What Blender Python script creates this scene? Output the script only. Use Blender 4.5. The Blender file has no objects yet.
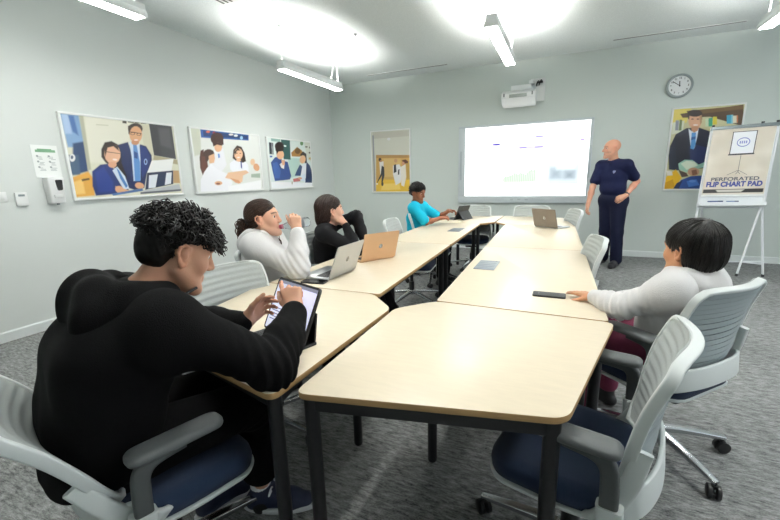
import bpy, bmesh, math, random
import numpy as np
from mathutils import Vector, Matrix

scene = bpy.context.scene
COL = scene.collection
PI = math.pi

# ------------------------------------------------------------------ camera
CAM_LOC = (4.4256, -7.0864, 1.35)
CAM_R = (0.91422679, 0.40445091, -0.02467469)
CAM_U = (-0.06407408, 0.20442543, 0.97678286)
CAM_F = (-0.40010485, 0.89142005, -0.21280602)
cam_data = bpy.data.cameras.new('camera')
cam_data.sensor_width = 36.0
cam_data.lens = 383.95 / 780 * 36.0
cam_data.clip_start = 0.02
cam = bpy.data.objects.new('camera', cam_data)
COL.objects.link(cam)
m3 = Matrix((CAM_R, CAM_U, tuple(-c for c in CAM_F))).transposed()
cam.matrix_world = Matrix.Translation(CAM_LOC) @ m3.to_4x4()
scene.camera = cam

# ------------------------------------------------------------------ world, exposure
world = bpy.data.worlds.new('world')
scene.world = world
world.use_nodes = True
world.node_tree.nodes['Background'].inputs[0].default_value = (0.88, 0.94, 1.0, 1)
world.node_tree.nodes['Background'].inputs[1].default_value = 2.4
scene.view_settings.view_transform = 'Standard'
scene.view_settings.look = 'None'
scene.view_settings.exposure = 0.55
scene.view_settings.gamma = 1.0
scene.view_settings.use_curve_mapping = False
LAMP_DOWN = 38.0      # pendant diffusers
LAMP_UP = 210.0        # pendant uplights
LAMP_COL = (1.0, 0.985, 0.95)
scene.cycles.use_denoising = True
scene.cycles.max_bounces = 8
scene.cycles.diffuse_bounces = 5
scene.cycles.sample_clamp_indirect = 6.0

CEIL = 3.139
random.seed(4)
RNG = np.random.default_rng(7)

# ------------------------------------------------------------------ colours and materials
def lin(h):
    if not isinstance(h, str):
        return tuple(h)
    h = h.lstrip('#')
    out = []
    for i in (0, 2, 4):
        c = int(h[i:i + 2], 16) / 255
        out.append(c / 12.92 if c <= 0.04045 else ((c + 0.055) / 1.055) ** 2.4)
    return tuple(out)

def mat(name, col, rough=0.5, metal=0.0, bump=0.0, scale=40.0, var=0.0, stretch=(1, 1, 1), spec=0.5,
        emit=0.0, trans=0.0, detail=4.0, attr=None, sheen=0.0, sss=0.0, coat=0.0, ecol=None):
    m = bpy.data.materials.new(name)
    m.use_nodes = True
    nt = m.node_tree
    b = nt.nodes['Principled BSDF']
    c = lin(col)
    b.inputs['Base Color'].default_value = (*c, 1)
    b.inputs['Roughness'].default_value = rough
    b.inputs['Metallic'].default_value = metal
    b.inputs['Specular IOR Level'].default_value = spec
    if trans: b.inputs['Transmission Weight'].default_value = trans
    if sheen: b.inputs['Sheen Weight'].default_value = sheen
    if coat: b.inputs['Coat Weight'].default_value = coat
    if sss:
        b.inputs['Subsurface Weight'].default_value = sss
        b.inputs['Subsurface Radius'].default_value = (0.010, 0.004, 0.002)
    if emit:
        b.inputs['Emission Color'].default_value = (*(lin(ecol) if ecol else c), 1)
        b.inputs['Emission Strength'].default_value = emit
    src = None
    if attr:
        a = nt.nodes.new('ShaderNodeAttribute'); a.attribute_name = attr
        nt.links.new(a.outputs['Color'], b.inputs['Base Color']); src = a.outputs['Color']
        if emit: nt.links.new(a.outputs['Color'], b.inputs['Emission Color'])
    if bump or var:
        tc = nt.nodes.new('ShaderNodeTexCoord')
        mp = nt.nodes.new('ShaderNodeMapping')
        mp.inputs['Scale'].default_value = stretch
        nz = nt.nodes.new('ShaderNodeTexNoise')
        nz.inputs['Scale'].default_value = scale
        nz.inputs['Detail'].default_value = detail
        nt.links.new(tc.outputs['Object'], mp.inputs['Vector'])
        nt.links.new(mp.outputs['Vector'], nz.inputs['Vector'])
        if bump:
            bp = nt.nodes.new('ShaderNodeBump')
            bp.inputs['Strength'].default_value = bump
            bp.inputs['Distance'].default_value = 0.01
            nt.links.new(nz.outputs['Fac'], bp.inputs['Height'])
            nt.links.new(bp.outputs['Normal'], b.inputs['Normal'])
        if var:
            mr = nt.nodes.new('ShaderNodeMapRange')
            mr.inputs['From Min'].default_value = 0.25
            mr.inputs['From Max'].default_value = 0.75
            mr.inputs['To Min'].default_value = 1 - var
            mr.inputs['To Max'].default_value = 1 + var
            nt.links.new(nz.outputs['Fac'], mr.inputs['Value'])
            vm = nt.nodes.new('ShaderNodeVectorMath'); vm.operation = 'SCALE'
            if src is None:
                vm.inputs[0].default_value = c
            else:
                nt.links.new(src, vm.inputs[0])
            nt.links.new(mr.outputs[0], vm.inputs['Scale'])
            nt.links.new(vm.outputs[0], b.inputs['Base Color'])
    return m

# ------------------------------------------------------------------ mesh builder
def frame_from(d, up=(0, 0, 1)):
    d = Vector(d).normalized(); up = Vector(up)
    if abs(d.dot(up)) > 0.98: up = Vector((0, 1, 0)) if abs(d.y) < 0.9 else Vector((1, 0, 0))
    s = d.cross(up).normalized(); u = s.cross(d).normalized()
    return d, s, u

class MB:
    def __init__(self):
        self.v = []; self.f = []; self.m = []; self.cur = 0
    def add(self, vs, fs):
        o = len(self.v)
        self.v += [tuple(p) for p in vs]
        self.f += [tuple(o + i for i in f) for f in fs]
        self.m += [self.cur] * len(fs)
        return self
    def bm(self, b, M=None):
        b.verts.index_update()
        vs = [(M @ v.co) if M else v.co.copy() for v in b.verts]
        self.add(vs, [[v.index for v in f.verts] for f in b.faces]); b.free(); return self
    def box(self, c, s, rot=None, bev=0.0, seg=2):
        b = bmesh.new(); bmesh.ops.create_cube(b, size=1.0)
        for v in b.verts: v.co = Vector((v.co.x * s[0], v.co.y * s[1], v.co.z * s[2]))
        if bev:
            bmesh.ops.bevel(b, geom=list(b.edges), offset=min(bev, min(s) * 0.49), segments=seg, profile=0.5, affect='EDGES')
        M = Matrix.Translation(c)
        if rot is not None: M = M @ (rot if isinstance(rot, Matrix) else Matrix.Rotation(rot, 4, 'Z'))
        return self.bm(b, M)
    def tube(self, pts, r, n=10, caps=True, closed=False, flat=1.0, up=(0, 0, 1)):
        pts = [Vector(p) for p in pts]; N = len(pts)
        rs = r if isinstance(r, (list, tuple)) else [r] * N
        vs = []; fs = []; prev = None
        for i, p in enumerate(pts):
            a = pts[i - 1] if (i > 0 or closed) else p
            c = pts[(i + 1) % N] if (i < N - 1 or closed) else p
            d = (c - a).normalized()
            if prev is None: _, s, u = frame_from(d, up)
            else:
                s = (prev - d * prev.dot(d)).normalized(); u = s.cross(d).normalized()
            prev = s
            for k in range(n):
                t = 2 * PI * k / n
                vs.append(p + s * (math.cos(t) * rs[i]) + u * (math.sin(t) * rs[i] * flat))
        R = N if closed else N - 1
        for i in range(R):
            j = (i + 1) % N
            for k in range(n):
                k2 = (k + 1) % n
                fs.append((i * n + k, i * n + k2, j * n + k2, j * n + k))
        if caps and not closed:
            fs.append(tuple(range(n))[::-1]); fs.append(tuple((N - 1) * n + k for k in range(n)))
        return self.add(vs, fs)
    def sweep(self, pts, sec, side, closed=False, scales=None):
        """sec: list of (a, b); a along 'side' vector, b along the normal in the path plane"""
        pts = [Vector(p) for p in pts]; N = len(pts); n = len(sec); vs = []; fs = []
        for i, p in enumerate(pts):
            a = pts[i - 1] if (i > 0 or closed) else p
            c = pts[(i + 1) % N] if (i < N - 1 or closed) else p
            d = (c - a).normalized()
            s = Vector(side(i)) if callable(side) else Vector(side)
            s = (s - d * s.dot(d)).normalized(); u = d.cross(s).normalized()
            k = scales[i] if scales else 1.0
            for (x, y) in sec: vs.append(p + s * (x * k) + u * (y * k))
        for i in range(N if closed else N - 1):
            j = (i + 1) % N
            for k in range(n):
                k2 = (k + 1) % n
                fs.append((i * n + k, i * n + k2, j * n + k2, j * n + k))
        if not closed:
            fs.append(tuple(range(n))[::-1]); fs.append(tuple((N - 1) * n + k for k in range(n)))
        return self.add(vs, fs)
    def cyl(self, a, b, r, r2=None, n=20):
        return self.tube([a, b], [r, r if r2 is None else r2], n)
    def lathe(self, prof, c=(0, 0, 0), n=24, axis='Z'):
        vs = []; fs = []; N = len(prof)
        for (r, z) in prof:
            for k in range(n):
                t = 2 * PI * k / n
                p = (r * math.cos(t), r * math.sin(t), z)
                if axis == 'Y': p = (p[0], p[2], p[1])
                if axis == 'X': p = (p[2], p[0], p[1])
                vs.append((p[0] + c[0], p[1] + c[1], p[2] + c[2]))
        for i in range(N - 1):
            for k in range(n):
                k2 = (k + 1) % n
                fs.append((i * n + k, i * n + k2, (i + 1) * n + k2, (i + 1) * n + k))
        fs.append(tuple(range(n))[::-1]); fs.append(tuple((N - 1) * n + k for k in range(n)))
        return self.add(vs, fs)
    def prism(self, poly, z0, z1, bev=0.0):
        b = bmesh.new()
        vs = [b.verts.new((x, y, z0)) for x, y in poly]
        f = b.faces.new(vs)
        if f.normal.z > 0: f.normal_flip()
        r = bmesh.ops.extrude_face_region(b, geom=[f])
        for g in r['geom']:
            if isinstance(g, bmesh.types.BMVert): g.co.z = z1
        bmesh.ops.recalc_face_normals(b, faces=list(b.faces))
        if bev:
            es = [e for e in b.edges if abs(e.verts[0].co.z - e.verts[1].co.z) < 1e-6]
            bmesh.ops.bevel(b, geom=es, offset=bev, segments=2, profile=0.5, affect='EDGES')
        return self.bm(b)
    def mesh(self, name, fix=True):
        me = bpy.data.meshes.new(name)
        me.from_pydata([tuple(p) for p in self.v], [], self.f)
        if fix:
            b = bmesh.new(); b.from_mesh(me)
            bmesh.ops.recalc_face_normals(b, faces=list(b.faces)); b.to_mesh(me); b.free()
        for i, p in enumerate(me.polygons):
            p.material_index = self.m[i]
        return me
    def build(self, name, mats, parent=None, smooth=40, fix=True):
        me = self.mesh(name, fix)
        return link(name, me, mats, parent, smooth)

WM = {}
def link(name, me, mats, parent=None, smooth=40):
    if not isinstance(mats, (list, tuple)): mats = [mats]
    for m in mats: me.materials.append(m)
    if smooth:
        for p in me.polygons: p.use_smooth = True
        if smooth < 180: me.set_sharp_from_angle(angle=math.radians(smooth))
    o = bpy.data.objects.new(name, me); COL.objects.link(o)
    if parent is not None:
        o.parent = parent
        o.matrix_parent_inverse = WM.get(parent.name, Matrix()).inverted()
    return o

def tag(o, label=None, cat=None, group=None, kind=None):
    if label: o['label'] = label
    if cat: o['category'] = cat
    if group: o['group'] = group
    if kind: o['kind'] = kind
    return o

def thing(name, label, cat, loc=(0, 0, 0), rz=0.0, group=None):
    o = bpy.data.objects.new(name, None); COL.objects.link(o)
    o.empty_display_size = 0.1
    o.location = loc; o.rotation_euler = (0, 0, rz)
    WM[o.name] = Matrix.Translation(loc) @ Matrix.Rotation(rz, 4, 'Z')
    return tag(o, label, cat, group)

def dup(root, loc, rz, label, group=None, drop=()):
    r = root.copy(); COL.objects.link(r); r.location = loc; r.rotation_euler = (0, 0, rz)
    WM[r.name] = Matrix.Translation(loc) @ Matrix.Rotation(rz, 4, 'Z')
    r['label'] = label
    if group: r['group'] = group
    def rec(src, dst):
        for ch in list(src.children):
            c = ch.copy(); COL.objects.link(c); c.parent = dst
            rec(ch, c)
    rec(root, r)
    return r

def rounded(poly, r, n=5):
    """round the corners of a 2D polygon"""
    out = []; N = len(poly)
    for i in range(N):
        p = Vector(poly[i]); a = Vector(poly[i - 1]); c = Vector(poly[(i + 1) % N])
        ri = r[i] if isinstance(r, (list, tuple)) else r
        da = (a - p); dc = (c - p)
        la, lc = da.length, dc.length; da.normalize(); dc.normalize()
        t = min(ri, la * 0.45, lc * 0.45)
        p0 = p + da * t; p1 = p + dc * t
        for k in range(n + 1):
            s = k / n
            out.append(tuple((p0 * (1 - s) + p * s) * (1 - s) + (p * (1 - s) + p1 * s) * s))
    return out

def rrect(w, h, r, n=5):
    return rounded([(-w / 2, -h / 2), (w / 2, -h / 2), (w / 2, h / 2), (-w / 2, h / 2)], r, n)

def spline(pts, n=8, closed=False):
    pts = [Vector(p) for p in pts]; N = len(pts); out = []
    for i in range(N if closed else N - 1):
        if closed: p0, p1, p2, p3 = pts[i - 1], pts[i], pts[(i + 1) % N], pts[(i + 2) % N]
        else: p0, p1, p2, p3 = pts[max(i - 1, 0)], pts[i], pts[i + 1], pts[min(i + 2, N - 1)]
        for k in range(n):
            t = k / n
            out.append(0.5 * ((2 * p1) + (p2 - p0) * t + (2 * p0 - 5 * p1 + 4 * p2 - p3) * t * t + (3 * p1 - p0 - 3 * p2 + p3) * t ** 3))
    if not closed: out.append(pts[-1])
    return out

def text_mesh(name, s, size, material, M, parent=None, ext=0.0008, bold=0.0, sx=1.0, align='CENTER'):
    cu = bpy.data.curves.new(name, 'FONT'); cu.body = s; cu.size = size
    cu.align_x = align; cu.align_y = 'CENTER'; cu.extrude = ext; cu.offset = bold
    o = bpy.data.objects.new(name + '_curve', cu); COL.objects.link(o)
    dg = bpy.context.evaluated_depsgraph_get()
    me = bpy.data.meshes.new_from_object(o.evaluated_get(dg)); me.name = name
    bpy.data.objects.remove(o); bpy.data.curves.remove(cu)
    me.transform(M @ Matrix.Diagonal((sx, 1, 1, 1)))
    me.materials.clear()
    return link(name, me, material, parent, 0)
# ================================================================== materials
M_WALL = mat('wall_paint', 'd8ddda', 0.75, bump=0.05, scale=220)
M_WALLF = mat('far_wall_paint', 'd1d9d4', 0.75, bump=0.05, scale=220)
M_TRIM = mat('trim_paint', 'dfe5e4', 0.45)
M_CEIL = mat('ceiling_tile', 'eaf0ef', 0.9, bump=0.5, scale=140, var=0.10, detail=2)
M_WHITE = mat('white_plastic', 'e9ebea', 0.4)
M_WHITEM = mat('white_metal', 'e4e8ea', 0.35)
M_DARK = mat('dark_plastic', '17181a', 0.45)
M_BLACKM = mat('black_powder_coat', '0b0d11', 0.45)
M_CHROME = mat('polished_aluminium', 'c9ccd0', 0.22, metal=1.0)
M_GREYP = mat('grey_plastic', '6d7274', 0.45)

def carpet_material():
    m = bpy.data.materials.new('carpet'); m.use_nodes = True
    nt = m.node_tree; b = nt.nodes['Principled BSDF']
    b.inputs['Roughness'].default_value = 0.95
    b.inputs['Specular IOR Level'].default_value = 0.15
    tc = nt.nodes.new('ShaderNodeTexCoord')
    def noise(scale, st, detail, rot=0.0):
        mp = nt.nodes.new('ShaderNodeMapping'); mp.inputs['Scale'].default_value = st
        mp.inputs['Rotation'].default_value = (0, 0, rot)
        nz = nt.nodes.new('ShaderNodeTexNoise'); nz.inputs['Scale'].default_value = scale
        nz.inputs['Detail'].default_value = detail
        nz.inputs['Roughness'].default_value = 0.65
        nt.links.new(tc.outputs['Object'], mp.inputs['Vector']); nt.links.new(mp.outputs[0], nz.inputs['Vector'])
        return nz.outputs['Fac']
    a = noise(14, (1, 3.2, 1), 6); c = noise(190, (0.6, 1.5, 1), 3); d = noise(1.6, (1, 1, 1), 2); e = noise(60, (0.4, 1.8, 1), 4)
    def math_(op, x, y):
        n = nt.nodes.new('ShaderNodeMath'); n.operation = op
        for i, q in enumerate((x, y)):
            if isinstance(q, float): n.inputs[i].default_value = q
            else: nt.links.new(q, n.inputs[i])
        return n.outputs[0]
    s = math_('ADD', math_('MULTIPLY', a, 0.34), math_('MULTIPLY', c, 0.26))
    s = math_('ADD', s, math_('MULTIPLY', d, 0.08))
    s = math_('ADD', s, math_('MULTIPLY', e, 0.32))
    cr = nt.nodes.new('ShaderNodeValToRGB')
    cr.color_ramp.elements[0].position = 0.40; cr.color_ramp.elements[0].color = (*lin('3a3c3d'), 1)
    cr.color_ramp.elements[1].position = 0.62; cr.color_ramp.elements[1].color = (*lin('a9abaa'), 1)
    nt.links.new(s, cr.inputs[0]); nt.links.new(cr.outputs[0], b.inputs['Base Color'])
    bp = nt.nodes.new('ShaderNodeBump'); bp.inputs['Strength'].default_value = 0.5; bp.inputs['Distance'].default_value = 0.006
    nt.links.new(s, bp.inputs['Height']); nt.links.new(bp.outputs[0], b.inputs['Normal'])
    return m
M_CARPET = carpet_material()

# ================================================================== shell
XR, YB = 8.6, -9.4
def struct(name, mb, m):
    o = mb.build(name, m, None, 30); o['kind'] = 'structure'; return o
struct('floor', MB().box((XR / 2, YB / 2, -0.05), (XR + 0.4, -YB + 0.4, 0.1)), M_CARPET)
struct('ceiling', MB().box((XR / 2, YB / 2, CEIL + 0.05), (XR + 0.4, -YB + 0.4, 0.1)), M_CEIL)
struct('wall_left', MB().box((-0.1, YB / 2, CEIL / 2), (0.2, -YB, CEIL)), M_WALL)
struct('wall_far', MB().box((XR / 2, 0.1, CEIL / 2), (XR + 0.4, 0.2, CEIL)), M_WALLF)
WY0, WY1, WZ0, WZ1 = -7.0, -1.6, 0.95, 2.55
mb = MB()
for (a, b, c, d) in ((YB, 0, 0, WZ0), (YB, 0, WZ1, CEIL), (YB, WY0, WZ0, WZ1), (WY1, 0, WZ0, WZ1)):
    mb.box((XR + 0.1, (a + b) / 2, (c + d) / 2), (0.2, b - a, d - c))
struct('wall_right', mb, M_WALL)
# ribbon window of three casements, added out of view to bring in cool daylight
for k in range(3):
    y0 = WY0 + (WY1 - WY0) * k / 3; y1 = WY0 + (WY1 - WY0) * (k + 1) / 3
    mb = MB()
    for (a, b, c, d) in ((y0, y1, WZ0, WZ0 + .06), (y0, y1, WZ1 - .06, WZ1), (y0, y0 + .05, WZ0, WZ1), (y1 - .05, y1, WZ0, WZ1)):
        mb.box((XR + 0.08, (a + b) / 2, (c + d) / 2), (0.07, b - a, d - c))
    struct('window_%d' % (k + 1), mb, M_TRIM)

struct('wall_back', MB().box((XR / 2, YB - 0.1, CEIL / 2), (XR + 0.4, 0.2, CEIL)), M_WALL)
BBS = [(0, 0), (0.016, 0), (0.016, 0.082), (0.009, 0.093), (0, 0.093)]
def baseboard(name, a, b, nrm):
    mb = MB(); a = Vector(a); b = Vector(b); n = Vector(nrm); vs = []
    for p in (a, b):
        for (x, z) in BBS: vs.append(p + n * x + Vector((0, 0, z)))
    k = len(BBS)
    mb.add(vs, [(i, (i + 1) % k, k + (i + 1) % k, k + i) for i in range(k)] + [tuple(range(k)), tuple(range(k, 2 * k))])
    struct(name, mb, M_TRIM)
baseboard('baseboard_left', (0, 0, 0), (0, YB, 0), (1, 0, 0))
baseboard('baseboard_far', (0, 0, 0), (XR, 0, 0), (0, -1, 0))
baseboard('baseboard_right', (XR, 0, 0), (XR, YB, 0), (-1, 0, 0))

# ceiling slots (linear air diffusers) and the vent, sprinklers
def slot(x0, x1, y, label):
    t = thing('ceiling_slot_diffuser', label, 'air vent', ((x0 + x1) / 2, y, CEIL))
    MB().box(((x0 + x1) / 2, y, CEIL - 0.002), (x1 - x0, 0.035, 0.006)).build('slot_opening', mat('slot_dark', '4c5250', 0.7), t)
    mb = MB()
    for s in (-1, 1): mb.box(((x0 + x1) / 2, y + s * 0.021, CEIL - 0.003), (x1 - x0 + 0.02, 0.008, 0.008))
    mb.build('slot_frame', M_WHITE, t)
slot(1.07, 2.54, -0.39, 'narrow dark ceiling slot vent between hanging lamp and projector wall')
slot(4.94, 6.39, -0.40, 'narrow dark ceiling slot vent above the round wall clock')
t = thing('ceiling_vent', 'small grey ceiling vent cut off by the top of the photo', 'air vent', (1.1, -3.85, CEIL))
mb = MB()
for k in range(3): mb.box((1.10 + k * 0.055, -3.95, CEIL - 0.002), (0.02, 0.5, 0.006))
mb.build('slot_opening', mat('vent_dark', '5a5f5d', 0.7), t)
MB().box((1.155, -3.95, CEIL - 0.0005), (0.2, 0.56, 0.003)).build('vent_frame', M_WHITE, t)
for (x, y, lab) in ((1.23, -2.98, 'tiny white sprinkler disc on ceiling at the near edge of the glow'), (1.87, -2.30, 'tiny white sprinkler disc on ceiling at the far edge of the glow')):
    o = MB().lathe([(0.0, 0), (0.022, 0), (0.02, -0.006), (0.008, -0.01), (0.006, -0.02), (0.009, -0.023), (0.0, -0.023)], (x, y, CEIL), 16).build('ceiling_sprinkler', M_GREYP)
    tag(o, lab, 'sprinkler', 'ceiling sprinklers')

# ================================================================== pendant lamps
M_LAMPB = mat('lamp_body', 'dde1e0', 0.4)
M_DOWN = mat('lamp_diffuser', (1, 1, 1), 0.5, emit=LAMP_DOWN, ecol=LAMP_COL)
M_UP = mat('lamp_uplight', (1, 1, 1), 0.5, emit=LAMP_UP, ecol=LAMP_COL)
def pendant(x, y0, y1, label):
    zb = 2.645; L = abs(y1 - y0); yc = (y0 + y1) / 2
    t = thing('pendant_lamp', label, 'lamp', (x, yc, zb), 0, 'linear pendant lamps')
    mb = MB(); s = [(-0.058, 0.0), (-0.05, -0.004), (-0.05, 0.004)]
    # extruded housing: shallow trapezoid with closed ends
    sec = [(-0.062, 0.0), (-0.062, 0.03), (-0.045, 0.062), (0.045, 0.062), (0.062, 0.03), (0.062, 0.0)]
    vs = [(x + a, y, zb + b) for y in (yc - L / 2, yc + L / 2) for a, b in sec]; k = len(sec)
    mb.add(vs, [(i, (i + 1) % k, k + (i + 1) % k, k + i) for i in range(k)] + [tuple(range(k)), tuple(range(k, 2 * k))])
    for q in (-1, 1): mb.box((x + q * 0.046, yc, zb + 0.078), (0.004, L, 0.045))
    for q in (-1, 1): mb.box((x, yc + q * (L / 2 - 0.003), zb + 0.078), (0.09, 0.004, 0.045))
    mb.build('housing', M_LAMPB, t)
    MB().box((x, yc, zb - 0.001), (0.098, L - 0.05, 0.008)).build('diffuser', M_DOWN, t)
    MB().box((x, yc, zb + 0.061), (0.080, L - 0.05, 0.006)).build('uplight_lens', M_UP, t)
    for sgn in (-1, 1):
        yy = yc + sgn * (L / 2 - 0.05)
        MB().cyl((x, yy, zb + 0.06), (x, yy, CEIL - 0.02), 0.006, n=8).cyl((x, yy, CEIL - 0.03), (x, yy, CEIL), 0.028, n=16).build('suspension_rod', M_WHITE, t)
    MB().tube(spline([(x + 0.03, y1 - 0.3, zb + 0.06), (x + 0.05, y1 - 0.28, zb + 0.2), (x + 0.02, y1 - 0.16, CEIL - 0.1), (x, y1 - 0.12, CEIL)], 6), 0.004, 6).build('power_cable', M_WHITE, t)
LAMPS = [
 (1.22, -3.03, -1.65, 'white pendant strip lamp in the far corner by the wall pictures'),
 (1.22, -6.10, -4.72, 'white pendant strip lamp high above the picture of two students at keyboard'),
 (3.74, -3.22, -1.80, 'white pendant strip lamp hanging in front of the projector'),
 (3.74, -6.20, -4.78, None),
 (6.10, -3.22, -1.88, 'white pendant strip lamp right of the clock, cut off by the photo edge'),
 (6.10, -6.20, -4.82, None)]
for (x, a, b, lab) in LAMPS:
    pendant(x, a, b, lab or 'white pendant strip lamp of the rows behind the camera')
# ================================================================== tables
def wood():
    m = mat('maple_laminate', 'e3d6be', 0.33, bump=0.0, var=0.035, scale=5, stretch=(2.5, 14, 1), detail=5)
    return m
M_TOP = wood()
M_EDGE = mat('table_edge', 'b08d5e', 0.5, var=0.12, scale=30, stretch=(1, 1, 18))
TZ = 0.742
def table(poly, legs, label, rad=0.045, cat='table'):
    cx = sum(p[0] for p in poly) / len(poly); cy = sum(p[1] for p in poly) / len(poly)
    t = thing('conference_table', label, 'table', (cx, cy, 0), 0, 'conference tables')
    P = rounded(poly, rad, 6)
    mb = MB().prism(P, TZ - 0.021, TZ, 0.003)
    o = mb.build('tabletop', [M_TOP, M_EDGE], t, 35)
    for p in o.data.polygons:
        if abs(p.normal.z) < 0.5: p.material_index = 1
    n = len(legs)
    fr = MB()
    for i in range(n):
        a = Vector((*legs[i], 0)); b = Vector((*legs[(i + 1) % n], 0))
        if (b - a).length < 0.3: continue
        d = (b - a).normalized()
        c = (a + b) / 2
        fr.box((c.x, c.y, TZ - 0.021 - 0.024), ((b - a).length, 0.030, 0.046), math.atan2(d.y, d.x), 0.004)
    fr.build('frame', M_BLACKM, t)
    for (x, y) in legs:
        mb = MB()
        mb.tube([(x, y, 0.008), (x, y, TZ - 0.022)], 0.0225, 16)
        mb.cyl((x, y, 0), (x, y, 0.012), 0.019, n=16)
        mb.build('leg', M_BLACKM, t)
    return t
NPOLY = [(3.745, -6.285), (4.475, -6.125), (4.655, -5.365), (3.885, -5.343), (3.735, -5.51)]
LPOLY = [(3.700, -6.325), (3.718, -5.515), (3.540, -5.338), (2.815, -5.345), (2.945, -6.16)]
table(NPOLY, [(3.778, -6.243), (4.440, -6.100), (4.595, -5.42), (3.93, -5.54)], 'pale wood corner table nearest the camera with a bare top')
table(LPOLY, [(3.665, -6.275), (3.54, -5.57), (2.90, -5.40), (2.99, -6.11)], 'pale wood corner table holding the tablet under the hoodie wearer')
YM = -3.77
table([(3.885, -5.335), (4.635, -5.355), (4.61, YM - 0.004), (3.845, YM - 0.004)], [(3.95, -5.23), (4.56, -5.23), (4.54, -3.85), (3.91, -3.85)], 'pale wood long table under the child in white beside a grey socket plate', 0.02)
table([(3.845, YM + 0.004), (4.61, YM + 0.004), (4.58, -2.232), (3.805, -2.222)], [(3.91, -3.69), (4.54, -3.69), (4.51, -2.31), (3.87, -2.31)], 'pale wood long table bare on top near the standing man', 0.02)
table([(2.835, -5.338), (3.572, -5.332), (3.538, YM - 0.004), (2.85, YM - 0.004)], [(2.91, -5.23), (3.50, -5.23), (3.47, -3.85), (2.92, -3.85)], 'pale wood long table with silver and gold laptops on it', 0.02)
table([(2.85, YM + 0.004), (3.538, YM + 0.004), (3.503, -2.235), (2.86, -2.24)], [(2.92, -3.69), (3.47, -3.69), (3.44, -2.31), (2.93, -2.31)], 'pale wood long table with small dark socket plate beyond the gold laptop', 0.02)
table([(2.86, -2.232), (3.500, -2.228), (3.645, -2.03), (3.655, -1.22), (2.96, -1.37)], [(2.94, -2.15), (3.46, -2.15), (3.58, -1.30), (3.02, -1.42)], 'pale wood far corner table holding the dark tablet before the screen')
table([(3.808, -2.215), (4.575, -2.225), (4.45, -1.36), (3.668, -1.22), (3.660, -2.03)], [(3.88, -2.14), (4.49, -2.14), (4.38, -1.43), (3.74, -1.31)], 'pale wood far corner table holding the grey laptop with lid tilted')

# ================================================================== office chair (sitter looks along +Y)
M_SEAT = mat('navy_fabric', '08213f', 0.85, bump=0.25, scale=500, sheen=0.1)
M_BACKF = mat('grey_knit', 'a9afae', 0.85, bump=0.3, scale=420, spec=0.2)
M_CHF = mat('chair_frame_plastic', 'd3d9d8', 0.4)
M_SLAT = mat('chair_slat_plastic', '9aa5a8', 0.5)
M_ARM = mat('armrest_rubber', '575b5c', 0.55, bump=0.1, scale=300)
BACKP = [(-0.185, 0.515), (-0.198, 0.59), (-0.205, 0.67), (-0.219, 0.76), (-0.240, 0.835), (-0.264, 0.900)]   # (y, z) side profile
def bprof(s):
    """s 0..1 up the backrest -> (y, z)"""
    k = s * (len(BACKP) - 1); i = min(int(k), len(BACKP) - 2); f = k - i
    p = [Vector((0, *BACKP[max(0, min(len(BACKP) - 1, j))])) for j in (i - 1, i, i + 1, i + 2)]
    v = 0.5 * ((2 * p[1]) + (p[2] - p[0]) * f + (2 * p[0] - 5 * p[1] + 4 * p[2] - p[3]) * f * f + (3 * p[1] - p[0] - 3 * p[2] + p[3]) * f ** 3)
    return v.y, v.z
def half_w(s):
    w = 0.195 + 0.045 * math.sin(PI * min(1, s * 0.62 + 0.12))
    if s > 0.86: w -= 0.075 * ((s - 0.86) / 0.14) ** 2.2
    if s < 0.12: w -= 0.05 * ((0.12 - s) / 0.12) ** 2
    return w
def bpoint(u, s, off=0.0):
    y, z = bprof(s); w = half_w(s)
    curve = 0.055 * (u * u) * (1 - 0.35 * s)
    y2, z2 = bprof(min(1, s + 0.02)); y1, z1 = bprof(max(0, s - 0.02))
    t = Vector((0, y2 - y1, z2 - z1)).normalized(); n = Vector((0, t.z, -t.y))
    p = Vector((u * w, y + curve, z)) + n * off
    return p
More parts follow.
